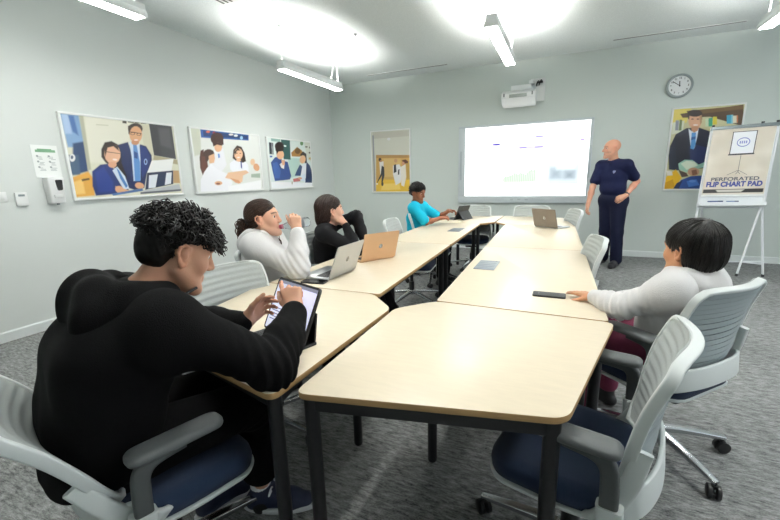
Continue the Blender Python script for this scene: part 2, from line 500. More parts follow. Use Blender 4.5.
def make_chair(label):
    t = thing('office_chair', label, 'chair', (0, 0, 0), 0, 'office chairs')
    # seat: rounded cushion with a waterfall front
    mb = MB(); nx, ny = 22, 22; P = rounded([(-0.205, -0.195), (0.205, -0.195), (0.245, -0.01), (0.24, 0.18), (0.16, 0.24), (-0.16, 0.24), (-0.24, 0.18), (-0.245, -0.01)], 0.08, 5)
    rings = [(0.93, 0.395), (0.99, 0.405), (1.0, 0.425), (0.985, 0.447), (0.93, 0.461), (0.8, 0.467), (0.5, 0.464), (0.2, 0.461)]
    vs = []; k = len(P)
    for (sc, z) in rings:
        for (x, y) in P:
            X, Y = x * sc, y * sc
            dz = -0.022 * max(0, (Y - 0.10) / 0.16) ** 2 + 0.012 * (abs(X) / 0.25) ** 2
            vs.append((X, Y, z + dz))
    fs = [(i * k + j, i * k + (j + 1) % k, (i + 1) * k + (j + 1) % k, (i + 1) * k + j) for i in range(len(rings) - 1) for j in range(k)]
    fs.append(tuple(range(k))[::-1]); fs.append(tuple((len(rings) - 1) * k + j for j in range(k)))
    mb.add(vs, fs); mb.build('seat', M_SEAT, t, 60)
    mb = MB(); vs = []
    rings = [(0.55, 0.365), (0.85, 0.375), (1.005, 0.397), (1.015, 0.404), (1.0, 0.409)]
    for (sc, z) in rings:
        for (x, y) in P: vs.append((x * sc, y * sc, z - 0.022 * max(0, (y * sc - 0.10) / 0.16) ** 2))
    fs = [(i * k + j, i * k + (j + 1) % k, (i + 1) * k + (j + 1) % k, (i + 1) * k + j) for i in range(len(rings) - 1) for j in range(k)]
    fs.append(tuple(range(k))[::-1]); fs.append(tuple((len(rings) - 1) * k + j for j in range(k)))
    mb.add(vs, fs); tag(mb.build('seat_shell', M_CHF, t, 60), 'pale grey shell under the seat')
    # backrest cloth with soft horizontal ribs
    mb = MB(); nu, ns = 24, 84; vs = []
    for side in (1, 0):
        for j in range(ns + 1):
            s = 0.01 + 0.985 * j / ns
            rib = 0.0022 * math.sin(s * 2 * PI * 12) * (1 if 0.1 < s < 0.95 else 0)
            for i in range(nu + 1):
                u = (-1 + 2 * i / nu) * 0.99
                edge = (abs(u) / 0.99) ** 10 * 0.6
                off = (0.014 * (1 - edge) + rib * (1 - edge)) if side else -0.002
                vs.append(bpoint(u, s, off))
    n1 = (nu + 1) * (ns + 1); W = nu + 1
    fs = []
    for j in range(ns):
        for i in range(nu):
            a = j * W + i
            fs.append((a, a + 1, a + W + 1, a + W)); fs.append((n1 + a, n1 + a + W, n1 + a + W + 1, n1 + a + 1))
    for j in range(ns):
        for i in (0, nu):
            a = j * W + i; fs.append((a, a + W, n1 + a + W, n1 + a))
    for i in range(nu):
        for j in (0, ns):
            a = j * W + i; fs.append((a, a + 1, n1 + a + 1, n1 + a))
    mb.add(vs, fs); mb.build('backrest', M_BACKF, t, 60)
    # ribs of the flexible shell seen from behind
    mb = MB()
    for j in range(15):
        s = 0.06 + 0.86 * j / 14
        mb.sweep([bpoint(-0.94 + 1.88 * i / 14, s, -0.011) for i in range(15)], [(-0.011, -0.003), (0.011, -0.003), (0.011, 0.003), (-0.011, 0.003)], lambda i, s=s: Vector((0, bprof(min(1, s + .03))[0] - bprof(s)[0], bprof(min(1, s + .03))[1] - bprof(s)[1])) if s < .95 else Vector((0, 0, 1)))
    mb.build('back_slats', M_SLAT, t, 40)
    # frame: one loop around the backrest
    pts = []
    for j in range(24): pts.append(bpoint(1.0, 0.0 + 0.96 * j / 23, -0.006))
    for i in range(1, 12): pts.append(bpoint(1 - 2 * i / 12, 0.99 - 0.03 * abs(1 - 2 * i / 12) ** 6, -0.006))
    for j in range(24): pts.append(bpoint(-1.0, 0.96 - 0.96 * j / 23, -0.006))
    for i in range(1, 10): pts.append(bpoint(-1 + 2 * i / 10, 0.0, -0.006))
    # order: go round; section is deeper than wide
    N = len(pts)
    sec = [(a * 0.9, b) for a, b in rrect(0.034, 0.016, 0.006, 3)]
    mb = MB()
    mb.sweep(pts, sec, lambda i: Vector((0, 1, 0.25)), closed=True)
    # rear hoop: two rails running from the back's side down and round under the seat
    for sgn in (-1, 1):
        rail = spline([(sgn * 0.226, -0.185, 0.66), (sgn * 0.240, -0.165, 0.56), (sgn * 0.250, -0.13, 0.475), (sgn * 0.235, -0.09, 0.415), (sgn * 0.15, -0.05, 0.370), (sgn * 0.06, 0.0, 0.352)], 6)
        n = len(rail)
        mb.sweep(rail, rrect(0.046, 0.020, 0.008, 3), lambda i: Vector((0, 1, 0.3)))
    band = spline([(-0.246, -0.130, 0.485), (-0.215, -0.188, 0.505), (-0.12, -0.222, 0.515), (0, -0.230, 0.517), (0.12, -0.222, 0.515), (0.215, -0.188, 0.505), (0.246, -0.130, 0.485)], 6)
    mb.sweep(band, rrect(0.092, 0.014, 0.006, 3), (0, 0.1, 1))
    tag(mb.build('back_frame', M_CHF, t, 50), 'pale grey frame round the backrest')
    # arms
    for sgn in (-1, 1):
        mb = MB()
        mb.sweep(spline([(sgn * 0.262, -0.145, 0.405), (sgn * 0.285, -0.135, 0.45), (sgn * 0.290, -0.13, 0.52)], 5), rrect(0.062, 0.040, 0.012, 4), (0, 1, 0))
        a = mb.build('arm_socket', M_CHF, t, 50)
        mb = MB()
        mb.sweep(spline([(sgn * 0.290, -0.128, 0.50), (sgn * 0.291, -0.126, 0.58), (sgn * 0.288, -0.118, 0.628), (sgn * 0.281, -0.085, 0.652), (sgn * 0.278, -0.01, 0.660)], 7), rrect(0.044, 0.028, 0.011, 4), (0, 1, 0))
        post = mb.build('arm_post', mat_arm2, t, 50)
        # pad: stadium with a domed top
        pp = rounded([(-0.038, -0.122), (0.038, -0.122), (0.038, 0.122), (-0.038, 0.122)], 0.037, 7); k = len(pp); vs = []
        rg = [(0.80, 0.662), (0.95, 0.664), (1.0, 0.670), (0.99, 0.678), (0.90, 0.684), (0.6, 0.687), (0.25, 0.687)]
        for (sc, z) in rg:
            for (x, y) in pp: vs.append((sgn * 0.278 + x * sc, -0.025 + y * (1 - (1 - sc) * 0.4), z))
        fs = [(i * k + j, i * k + (j + 1) % k, (i + 1) * k + (j + 1) % k, (i + 1) * k + j) for i in range(len(rg) - 1) for j in range(k)]
        fs.append(tuple(range(k))[::-1]); fs.append(tuple((len(rg) - 1) * k + j for j in range(k)))
        MB().add(vs, fs).build('armrest', M_ARM, t, 60)
    # under-seat mechanism, column, star base, casters
    MB().box((0, -0.01, 0.345), (0.17, 0.24, 0.045), None, 0.015).box((0.10, 0.05, 0.345), (0.12, 0.018, 0.014), None, 0.005).build('mechanism', M_DARK, t)
    MB().cyl((0, 0, 0.12), (0, 0, 0.23), 0.030).cyl((0, 0, 0.22), (0, 0, 0.34), 0.019).build('gas_column', M_DARK, t)
    mb = MB().lathe([(0, 0.085), (0.04, 0.088), (0.046, 0.10), (0.044, 0.125), (0.034, 0.135), (0, 0.135)], (0, 0, 0), 24)
    for k5 in range(5):
        a = 2 * PI * k5 / 5 + PI / 2
        d = Vector((math.cos(a), math.sin(a), 0))
        path = [d * 0.03 + Vector((0, 0, 0.112)), d * 0.12 + Vector((0, 0, 0.106)), d * 0.22 + Vector((0, 0, 0.092)), d * 0.325 + Vector((0, 0, 0.074))]
        mb.sweep(path, rrect(0.040, 0.026, 0.007, 3), (-d.y, d.x, 0), scales=[1.15, 1.0, 0.85, 0.65])
    mb.build('star_base', M_CHROME, t, 40)
    for k5 in range(5):
        a = 2 * PI * k5 / 5 + PI / 2
        d = Vector((math.cos(a), math.sin(a), 0)); s = Vector((-d.y, d.x, 0)) if k5 % 2 else Vector((math.cos(a + 0.9), math.sin(a + 0.9), 0))
        c = d * 0.318 + Vector((0, 0, 0.029))
        mb = MB()
        for q in (-1, 1):
            mb.tube([c + s * (q * 0.006), c + s * (q * 0.009), c + s * (q * 0.022), c + s * (q * 0.025)], [0.025, 0.029, 0.029, 0.023], 18)
        mb.cyl(c - s * 0.01, c + s * 0.01, 0.012, n=10)
        mb.cyl(c + Vector((0, 0, 0.005)), c + Vector((0, 0, 0.046)), 0.008, n=10)
        mb.box(c + Vector((0, 0, 0.026)), (0.03, 0.02, 0.012), math.atan2(s.y, s.x), 0.005)
        mb.build('caster', M_DARK, t, 40)
    return t
mat_arm2 = mat('arm_post_plastic', '45494a', 0.5)
chair0 = make_chair('x')
def place(x, y, face, label):
    """face: direction the sitter looks, as an (x, y) vector"""
    rz = math.atan2(face[1], face[0]) - PI / 2
    if not place.used:
        place.used = True
        chair0.location = (x, y, 0); chair0.rotation_euler = (0, 0, rz); chair0['label'] = label
        return chair0
    return dup(chair0, (x, y, 0), rz, label)
place.used = False
place(4.522, -5.81, (-0.975, 0.222), 'empty office chair tucked under the corner table nearest the camera')
tkid = place(4.905, -5.04, (-0.745, 0.67), 'office chair carrying the child in the white hoodie')
tch = place(3.255, -6.385, (0.30, 0.954), 'office chair carrying the curly-haired teenager in black')
place(3.0, -5.67, (0.97, -0.2), 'empty office chair between the curly-haired teenager and the drinking girl')
place(2.70, -5.00, (0.98, 0.1), 'office chair carrying the girl who drinks from a bottle')
place(2.72, -4.36, (0.98, 0.1), 'office chair carrying the woman in the black top')
place(2.98, -3.30, (0.98, 0.1), 'empty office chair behind the gold laptop, left of the cyan shirt')
place(2.93, -2.45, (0.98, 0.1), 'office chair carrying the boy in the cyan shirt')
place(3.26, -1.55, (0.1, -0.98), 'empty office chair under the left half of the screen, behind the dark tablet')
place(4.02, -1.50, (-0.1, -0.98), 'empty office chair under the right half of the screen, behind the grey laptop')
place(4.37, -1.97, (-0.95, -0.28), 'empty office chair at the far corner just left of the standing man')
place(4.445, -4.14, (-0.985, -0.12), 'empty office chair in front of the standing man, at the long side')
# the teenager leans on the backrest: it reclines
for ch in tch.children:
    if ch.name.split('.')[0] in ('backrest', 'back_slats', 'back_frame'):
        T0 = Matrix.Translation((0, -0.15, 0.47))
        ch.matrix_basis = T0 @ Matrix.Rotation(math.radians(19), 4, 'X') @ T0.inverted()
# the star bases stand at different angles
spin = random.Random(12)
for c in [o for o in bpy.data.objects if o.name.split('.')[0] == 'office_chair']:
    a = 22 if c is tkid else 0 if c.name == 'office_chair' else spin.uniform(-36, 36)
    for ch in c.children:
        if ch.name.split('.')[0] in ('star_base', 'caster'): ch.matrix_basis = Matrix.Rotation(math.radians(a), 4, 'Z')
# ================================================================== painted prints (flat pictures on the walls)
def poly_sd(x, y, P):
    n = len(P); d = np.full(x.shape, 1e9); inside = np.zeros(x.shape, bool)
    for i in range(n):
        ax, ay = P[i]; bx, by = P[(i + 1) % n]
        ex, ey = bx - ax, by - ay
        t = np.clip(((x - ax) * ex + (y - ay) * ey) / (ex * ex + ey * ey + 1e-12), 0, 1)
        d = np.minimum(d, (x - ax - t * ex) ** 2 + (y - ay - t * ey) ** 2)
        c = ((ay > y) != (by > y)) & (x < (bx - ax) * (y - ay) / (by - ay + 1e-12) + ax)
        inside ^= c
    d = np.sqrt(d)
    return np.where(inside, -d, d)
M_PRINT = mat('printed_photo', 'ffffff', 0.35, attr='ink')
def print_mesh(name, art, W, H, corner, du, dv, parent, nx, material=None, gain=1.0):
    """grid of W x H metres from 'corner' (lower left) along du (right) and dv (up), inked with the shapes"""
    ny = int(nx * H / W)
    u, v = np.meshgrid(np.linspace(0, 1, nx), np.linspace(0, 1, ny))
    asp = H / W
    col = np.ones((ny, nx, 3))
    for (c, soft, p) in art:
        P = [(p[i] / 1000, p[i + 1] / 1000 * asp) for i in range(0, len(p), 2)]
        d = poly_sd(u, v * asp, P)
        a = np.clip(0.5 - d / (soft / 1000.0 * 1.3 + 1e-4), 0, 1)[..., None]
        col = col * (1 - a) + np.array(lin(c)) * a
    corner = np.array(corner, float); du = np.array(du, float); dv = np.array(dv, float)
    P = corner + u[..., None] * W * du + v[..., None] * H * dv
    idx = np.arange(nx * ny).reshape(ny, nx)
    F = np.stack([idx[:-1, :-1], idx[:-1, 1:], idx[1:, 1:], idx[1:, :-1]], -1).reshape(-1, 4)
    me = bpy.data.meshes.new(name)
    me.from_pydata(P.reshape(-1, 3).tolist(), [], F.tolist())
    at = me.color_attributes.new('ink', 'FLOAT_COLOR', 'POINT')
    at.data.foreach_set('color', np.concatenate([col.reshape(-1, 3) * gain, np.ones((nx * ny, 1))], 1).astype(np.float32).ravel())
    return link(name, me, material or M_PRINT, parent, 0)

ART_DUET = [
 ('d9d8c4',10,[-60,1087,1178,1355,1013,-199,-199,-62]),
 ('e4e2d2',20,[181,1048,574,1073,485,447,139,436]),
 ('7f9fc4',10,[-3,1023,135,1028,139,626,9,615]),
 ('a9c0dc',14,[8,1004,62,1003,56,778,7,772]),
 ('3c5f94',10,[54,990,95,987,104,761,66,802]),
 ('243a5e',12,[50,664,140,696,127,329,4,282]),
 ('40566e',10,[5,524,76,528,62,281,-8,294]),
 ('e8e8e6',5,[48,492,43,471,35,455,26,446,16,445,9,454,5,470,5,490,10,510,17,526,27,535,36,536,44,527,48,512]),
 ('4a5a70',4,[34,498,32,488,28,480,24,475,20,475,16,479,14,487,15,497,17,507,20,515,25,520,29,520,33,516,35,508]),
 ('b3b29a',8,[135,1021,167,1022,152,353,128,341]),
 ('cbcab5',4,[257,922,360,926,359,913,255,907]),
 ('e0a64a',10,[-1,259,127,329,155,244,144,24,-13,17]),
 ('f0c878',12,[2,200,71,234,72,54,-2,47]),
 ('5a4526',5,[63,234,125,249,126,225,65,208]),
 ('3a3424',4,[491,1013,528,1015,523,968,486,970]),
 ('3a3424',4,[542,1012,596,1013,593,990,539,986]),
 ('3a3424',4,[603,1012,650,1014,647,993,600,988]),
 ('3a3424',4,[662,1011,716,1015,714,993,660,990]),
 ('cfcbb4',12,[656,984,742,984,742,538,655,641]),
 ('343438',4,[741,1013,983,1013,985,515,745,560]),
 ('4a4a4c',20,[829,957,956,961,956,664,833,710]),
 ('a99e80',8,[745,560,995,507,999,434,728,496]),
 ('1c2850',7,[410,678,508,725,527,579,624,705,679,683,721,559,713,454,648,316,595,98,498,76,379,136,397,444]),
 ('24346a',10,[621,678,676,656,702,536,664,371,591,235,586,450]),
 ('cfdcea',4,[520,729,615,704,602,504,569,208,502,197,521,527]),
 ('5f8fc8',5,[553,698,586,696,592,450,567,195,515,196,532,449]),
 ('2a4a86',4,[550,607,584,583,575,503,543,515]),
 ('2a1d18',6,[671,921,660,885,637,855,606,836,575,832,548,844,532,868,529,901,540,936,562,965,592,985,624,990,651,979,668,955]),
 ('2a1d18',5,[532,939,561,956,543,801,526,837]),
 ('d8a47c',6,[657,840,645,788,623,746,595,721,568,718,546,738,533,776,533,825,545,875,566,917,593,943,620,947,643,928,656,890]),
 ('c68e68',6,[614,730,608,714,597,700,581,691,564,690,550,696,541,707,540,723,545,739,557,753,572,762,589,763,603,758,612,746]),
 ('38281f',3,[536,869,651,858,650,847,535,858]),
 ('38281f',2,[588,845,585,836,578,829,569,825,559,823,550,826,545,831,544,839,547,847,554,854,563,859,573,860,581,858,587,852]),
 ('d8a47c',2,[582,844,580,838,575,833,568,830,561,829,554,830,550,834,549,840,551,846,557,851,563,854,571,855,577,853,581,849]),
 ('38281f',2,[647,842,644,833,637,826,627,821,617,820,609,823,603,828,602,836,605,844,612,851,621,856,631,857,640,855,646,849]),
 ('d8a47c',2,[641,841,639,835,634,830,627,826,619,825,613,827,608,831,607,837,610,843,615,848,622,851,630,852,636,850,640,846]),
 ('f0d8d0',3,[608,761,606,756,599,752,591,749,582,748,574,749,569,752,567,757,570,761,576,766,584,769,593,770,601,768,607,765]),
 ('9fb4d8',4,[667,466,663,447,657,432,649,423,641,423,635,431,632,446,632,465,636,484,642,499,650,508,658,508,664,500,667,485]),
 ('1c2850',3,[659,466,657,454,653,445,649,439,644,439,641,444,639,454,640,465,642,477,646,487,650,492,654,492,658,487,659,478]),
 ('241a18',7,[264,611,302,700,362,723,411,685,429,573,418,445,446,264,429,186,354,367,280,441,253,513]),
 ('1d2c62',7,[157,329,232,415,295,429,360,342,420,186,443,80,333,34,152,23,139,147]),
 ('24387a',14,[179,317,258,391,317,190,302,62,172,59]),
 ('e2b394',6,[423,575,415,516,394,466,364,433,332,426,304,444,286,484,280,537,289,594,309,643,338,676,369,685,398,669,417,630]),
 ('d9a384',5,[372,418,366,400,354,386,338,378,322,378,308,385,300,399,298,416,304,434,316,448,331,456,347,457,361,450,370,436]),
 ('2b1f1c',5,[291,650,359,703,408,660,414,598,371,657,319,635,285,515]),
 ('5a443c',3,[289,589,420,567,419,560,288,579]),
 ('f3e0da',3,[385,480,382,475,375,472,366,471,357,472,349,476,344,482,343,487,346,492,353,496,362,497,371,495,379,491,384,486]),
 ('d4dfec',4,[326,342,374,393,429,264,449,100,399,82]),
 ('4d7cb8',4,[364,380,385,342,440,133,420,107,382,239]),
 ('dca680',5,[397,66,386,50,370,41,353,43,337,53,325,71,321,92,324,113,334,129,350,138,367,137,383,127,395,109,400,87]),
 ('dca680',5,[595,120,586,102,570,91,551,89,532,95,516,108,508,127,508,146,517,163,532,174,551,177,570,171,586,158,595,139]),
 ('dca680',6,[328,138,380,110,460,65,411,34,335,55]),
 ('f2f2f0',3,[712,482,956,520,909,330,648,311]),
 ('1f2a44',4,[648,311,933,345,911,140,601,70]),
 ('e6ebf0',3,[663,275,756,288,710,98,637,90]),
 ('e6ebf0',3,[851,310,912,316,885,147,814,130]),
 ('4a6c9c',5,[283,38,575,94,581,58,296,11]),
 ('b8bcc0',6,[571,58,979,137,992,47,606,26]),
 ('5a5e66',4,[550,40,993,59,990,29,547,13]),
 ('b89468',6,[933,345,996,345,992,152,913,155]),
]
ART_CLASS = [
 ('e6e8e4',10,[-68,1114,1155,1329,1021,-189,-191,-78]),
 ('cdd0c0',14,[0,1013,120,1008,98,604,11,575]),
 ('2c5a9c',5,[123,1008,836,1010,826,900,121,872]),
 ('1d3766',5,[155,985,813,980,808,925,156,895]),
 ('d86a4a',4,[251,979,247,971,239,964,227,959,215,958,204,959,197,964,195,971,198,979,207,986,218,991,231,992,242,991,249,986]),
 ('f0e8e0',4,[588,978,583,970,572,962,557,957,541,955,527,956,517,961,514,969,519,977,529,985,544,990,560,992,575,991,585,986]),
 ('f0f0ee',4,[657,968,652,959,642,950,629,945,614,943,601,945,593,952,590,960,595,970,604,978,618,984,633,986,646,983,654,977]),
 ('a8d0e8',4,[735,938,732,924,724,912,713,905,702,903,693,909,688,919,686,933,690,947,698,959,708,966,719,967,728,962,734,952]),
 ('8a2a3a',4,[324,977,321,968,314,960,306,955,297,954,289,957,284,963,282,971,285,980,292,987,300,992,310,994,318,991,323,985]),
 ('efeff4',8,[192,463,301,740,405,724,433,444,357,340,228,315]),
 ('3d241d',7,[430,890,416,843,386,803,346,779,305,775,270,792,249,826,244,869,257,915,286,954,325,979,366,984,402,969,425,935]),
 ('3d241d',6,[256,907,425,927,422,789,344,757,274,787]),
 ('e4b48e',6,[394,743,385,708,367,678,343,661,318,659,298,673,286,700,284,734,292,769,310,798,334,816,358,818,379,805,392,778]),
 ('3d241d',6,[267,811,372,822,403,769,325,780,270,743]),
 ('6a90cc',4,[321,630,347,632,349,569,322,555]),
 ('4a2a22',7,[94,664,136,690,132,558,132,364,83,266,61,387,70,555]),
 ('3d241d',7,[274,615,262,575,238,543,205,525,171,523,142,539,125,568,121,606,132,644,156,676,188,695,222,697,251,683,270,653]),
 ('5a3428',7,[96,580,163,572,167,413,109,327,74,363]),
 ('e6b892',6,[186,609,270,634,276,553,254,477,192,463]),
 ('3d241d',6,[143,667,264,676,269,627,194,586,175,499,144,486]),
 ('f5f5fa',7,[47,194,109,327,212,464,295,365,440,288,493,128,412,-1,28,5]),
 ('f3f4fa',6,[480,471,568,548,699,546,777,452,777,314,555,287,481,367]),
 ('332019',7,[535,565,560,710,626,795,696,774,735,669,746,520,694,491,577,527]),
 ('e8bc98',6,[706,646,694,601,671,564,642,543,611,542,585,560,569,594,567,638,578,682,600,718,629,740,660,742,686,725,703,690]),
 ('e8bc98',5,[664,536,659,524,647,514,631,509,614,508,600,513,590,522,587,533,592,545,604,554,619,560,636,561,651,557,661,548]),
 ('332019',5,[568,672,633,748,711,681,678,711,617,702,577,620]),
 ('f8ece8',2,[654,584,651,579,644,575,634,573,624,572,614,574,608,577,606,582,609,586,616,590,625,593,636,594,646,592,652,589]),
 ('7a5040',2,[623,657,621,653,617,650,611,648,604,648,599,649,595,652,594,655,596,659,600,662,606,664,612,664,618,663,621,660]),
 ('7a5040',2,[682,655,680,652,676,649,670,647,664,646,658,648,654,650,653,653,655,657,659,660,665,662,672,662,677,661,681,659]),
 ('4a5a94',3,[654,509,676,510,669,382,649,401]),
 ('e9c09c',7,[443,314,731,355,777,314,672,259,650,150,586,111,477,195,389,223]),
 ('d89c74',6,[456,222,592,179,623,123,540,132]),
 ('d8a078',6,[968,438,973,407,967,376,951,353,929,342,904,346,882,362,867,389,862,420,868,449,883,472,906,483,930,481,953,465]),
 ('e8c4a0',6,[902,512,895,485,882,463,864,450,845,450,829,461,820,483,818,509,825,536,838,558,856,570,875,571,890,560,900,539]),
 ('e0b088',5,[339,134,332,119,315,107,292,101,268,102,247,110,233,123,229,138,236,153,252,165,275,171,299,171,321,163,335,150]),
 ('8a5040',4,[306,125,302,117,293,112,281,109,268,109,257,113,249,120,247,128,251,135,259,141,271,144,285,143,296,140,304,133]),
 ('9fb0a0',5,[813,285,974,299,967,212,808,224]),
 ('fafafc',10,[420,78,977,168,958,-36,411,-11]),
]
ART_PAIR = [
 ('dfe9e6',8,[-135,1099,1267,1278,1155,-151,-245,-58]),
 ('b8d4cc',14,[414,641,727,631,635,246,444,198]),
 ('2a5452',6,[288,1001,496,1011,479,595,317,601]),
 ('8fb0a8',6,[77,1013,276,1012,269,941,78,946]),
 ('20262e',4,[28,918,116,915,103,684,20,687]),
 ('dfe4e4',3,[85,919,95,920,84,690,74,690]),
 ('e8f4f0',3,[325,894,404,887,396,857,327,861]),
 ('3a5a9c',3,[22,655,76,658,73,625,24,623]),
 ('a87c40',8,[506,744,659,879,772,811,824,712,700,667,513,666]),
 ('6a4a26',6,[738,796,728,767,706,743,677,729,646,727,619,738,601,759,597,787,606,816,627,840,656,854,688,857,715,846,733,825]),
 ('5f8a58',5,[827,969,821,948,808,931,790,921,772,919,755,927,745,941,743,961,748,981,761,998,779,1009,798,1010,814,1003,825,988]),
 ('d8dcd0',10,[848,996,1069,1004,1040,564,909,612]),
 ('5a5448',4,[939,901,935,894,924,888,909,883,892,882,877,884,867,889,864,895,868,902,879,908,894,913,911,914,926,912,936,908]),
 ('5a5448',4,[1031,895,1027,885,1019,876,1007,870,994,869,982,873,975,881,973,891,977,901,985,910,997,916,1010,917,1022,913,1029,905]),
 ('5a5448',4,[1018,776,1014,766,1005,758,991,754,977,753,965,756,956,763,954,772,958,781,967,789,980,794,995,795,1007,792,1016,785]),
 ('c8b070',4,[1020,643,1016,632,1004,622,988,616,971,615,956,620,946,629,943,640,948,652,959,661,975,667,992,668,1007,664,1018,655]),
 ('2a4682',6,[31,520,127,628,217,644,300,564,406,544,463,248,428,174,264,158,83,149,52,346]),
 ('3a5c9e',10,[67,509,169,536,229,347,190,203,89,205]),
 ('281a18',6,[348,866,334,823,302,788,258,766,213,763,173,779,149,809,142,849,156,890,187,925,229,947,275,951,315,937,342,906]),
 ('281a18',5,[148,861,339,853,333,781,186,724,152,769]),
 ('e6b48c',5,[333,690,321,648,294,614,259,594,222,592,191,609,171,641,167,681,179,722,204,756,239,777,276,779,308,763,328,731]),
 ('281a18',5,[162,792,335,805,319,768,214,749,170,688]),
 ('f0e8e4',4,[216,490,341,578,307,396,248,419]),
 ('e2ae88',5,[262,575,342,590,333,481,279,468]),
 ('2a1c18',6,[718,706,801,793,889,742,889,559,839,518,775,671]),
 ('e8b890',5,[857,604,838,564,807,534,770,520,736,525,711,546,699,580,703,621,722,660,752,689,788,704,823,701,849,680,861,645]),
 ('1f3158',6,[875,572,962,482,1014,322,988,79,803,85,843,375]),
 ('28406c',6,[701,502,757,452,694,245,548,252,616,373]),
 ('e6eaf2',5,[760,491,871,532,827,190,705,193]),
 ('dbe6f4',4,[694,245,821,296,812,111,685,141]),
 ('c06a6a',5,[499,184,661,207,684,128,508,116]),
 ('e0a888',4,[729,192,723,181,707,172,685,168,661,169,640,174,626,183,622,195,628,206,643,214,665,219,689,218,710,213,725,204]),
 ('f6f8fc',8,[-4,137,1027,77,1019,-32,-17,-3]),
 ('b0a890',3,[486,96,483,81,478,69,472,63,466,63,461,70,458,82,458,97,461,113,466,125,472,131,478,131,483,124,486,112]),
]
ART_GYM = [
 ('cfcfc2',10,[-144,1154,1180,1086,1162,-87,-219,-85]),
 ('bcb9ac',14,[41,1007,999,985,997,897,54,891]),
 ('8a8e94',4,[30,950,69,948,74,13,34,13]),
 ('c9a05a',5,[117,615,1019,587,1022,-4,85,-7]),
 ('d2b070',14,[325,557,772,545,763,244,311,251]),
 ('a88048',6,[117,622,1020,594,1019,549,114,568]),
 ('e4b93c',9,[96,206,1026,194,1022,-4,85,-7]),
 ('f0d070',14,[267,132,723,139,757,32,223,24]),
 ('e8e8e8',7,[514,868,509,858,496,851,478,847,459,848,441,853,429,862,425,872,430,881,442,889,460,892,480,891,498,886,510,878]),
 ('e6e2dc',5,[200,502,315,511,315,346,216,288]),
 ('20242c',4,[262,441,326,416,331,275,276,156,237,157,266,276,161,181,119,134,133,182,229,300]),
 ('3a2820',4,[263,540,258,527,246,517,229,511,210,512,193,518,182,529,178,542,183,556,196,566,213,571,232,571,248,564,259,553]),
 ('b08060',3,[266,517,263,509,255,502,244,499,232,499,221,503,214,510,212,518,215,526,223,532,234,536,246,535,256,532,263,525]),
 ('3a3a34',3,[298,132,294,115,285,102,272,95,259,95,246,102,239,116,236,132,240,149,249,162,262,170,276,169,288,162,296,149]),
 ('f8f8f8',3,[143,133,140,128,133,124,124,122,114,122,104,124,98,129,96,134,98,139,105,143,115,146,125,145,134,143,141,139]),
 ('ecebea',5,[565,434,733,454,811,359,761,150,628,105,560,294]),
 ('22262c',4,[591,445,644,456,655,328,579,306]),
 ('22262c',4,[700,362,738,373,727,280,690,280]),
 ('c09068',4,[686,512,682,499,669,488,651,482,631,482,613,489,601,501,598,515,602,529,615,540,633,545,653,545,671,538,683,527]),
 ('efe8dc',6,[768,407,897,450,910,242,851,79,778,103]),
 ('5a3020',5,[801,516,899,527,971,489,952,460,843,462]),
 ('c89070',4,[872,462,868,449,858,439,843,433,827,434,812,440,802,450,799,464,803,476,813,486,828,492,845,491,859,485,869,475]),
 ('b5924a',6,[915,449,1017,470,1019,194,928,195]),
]
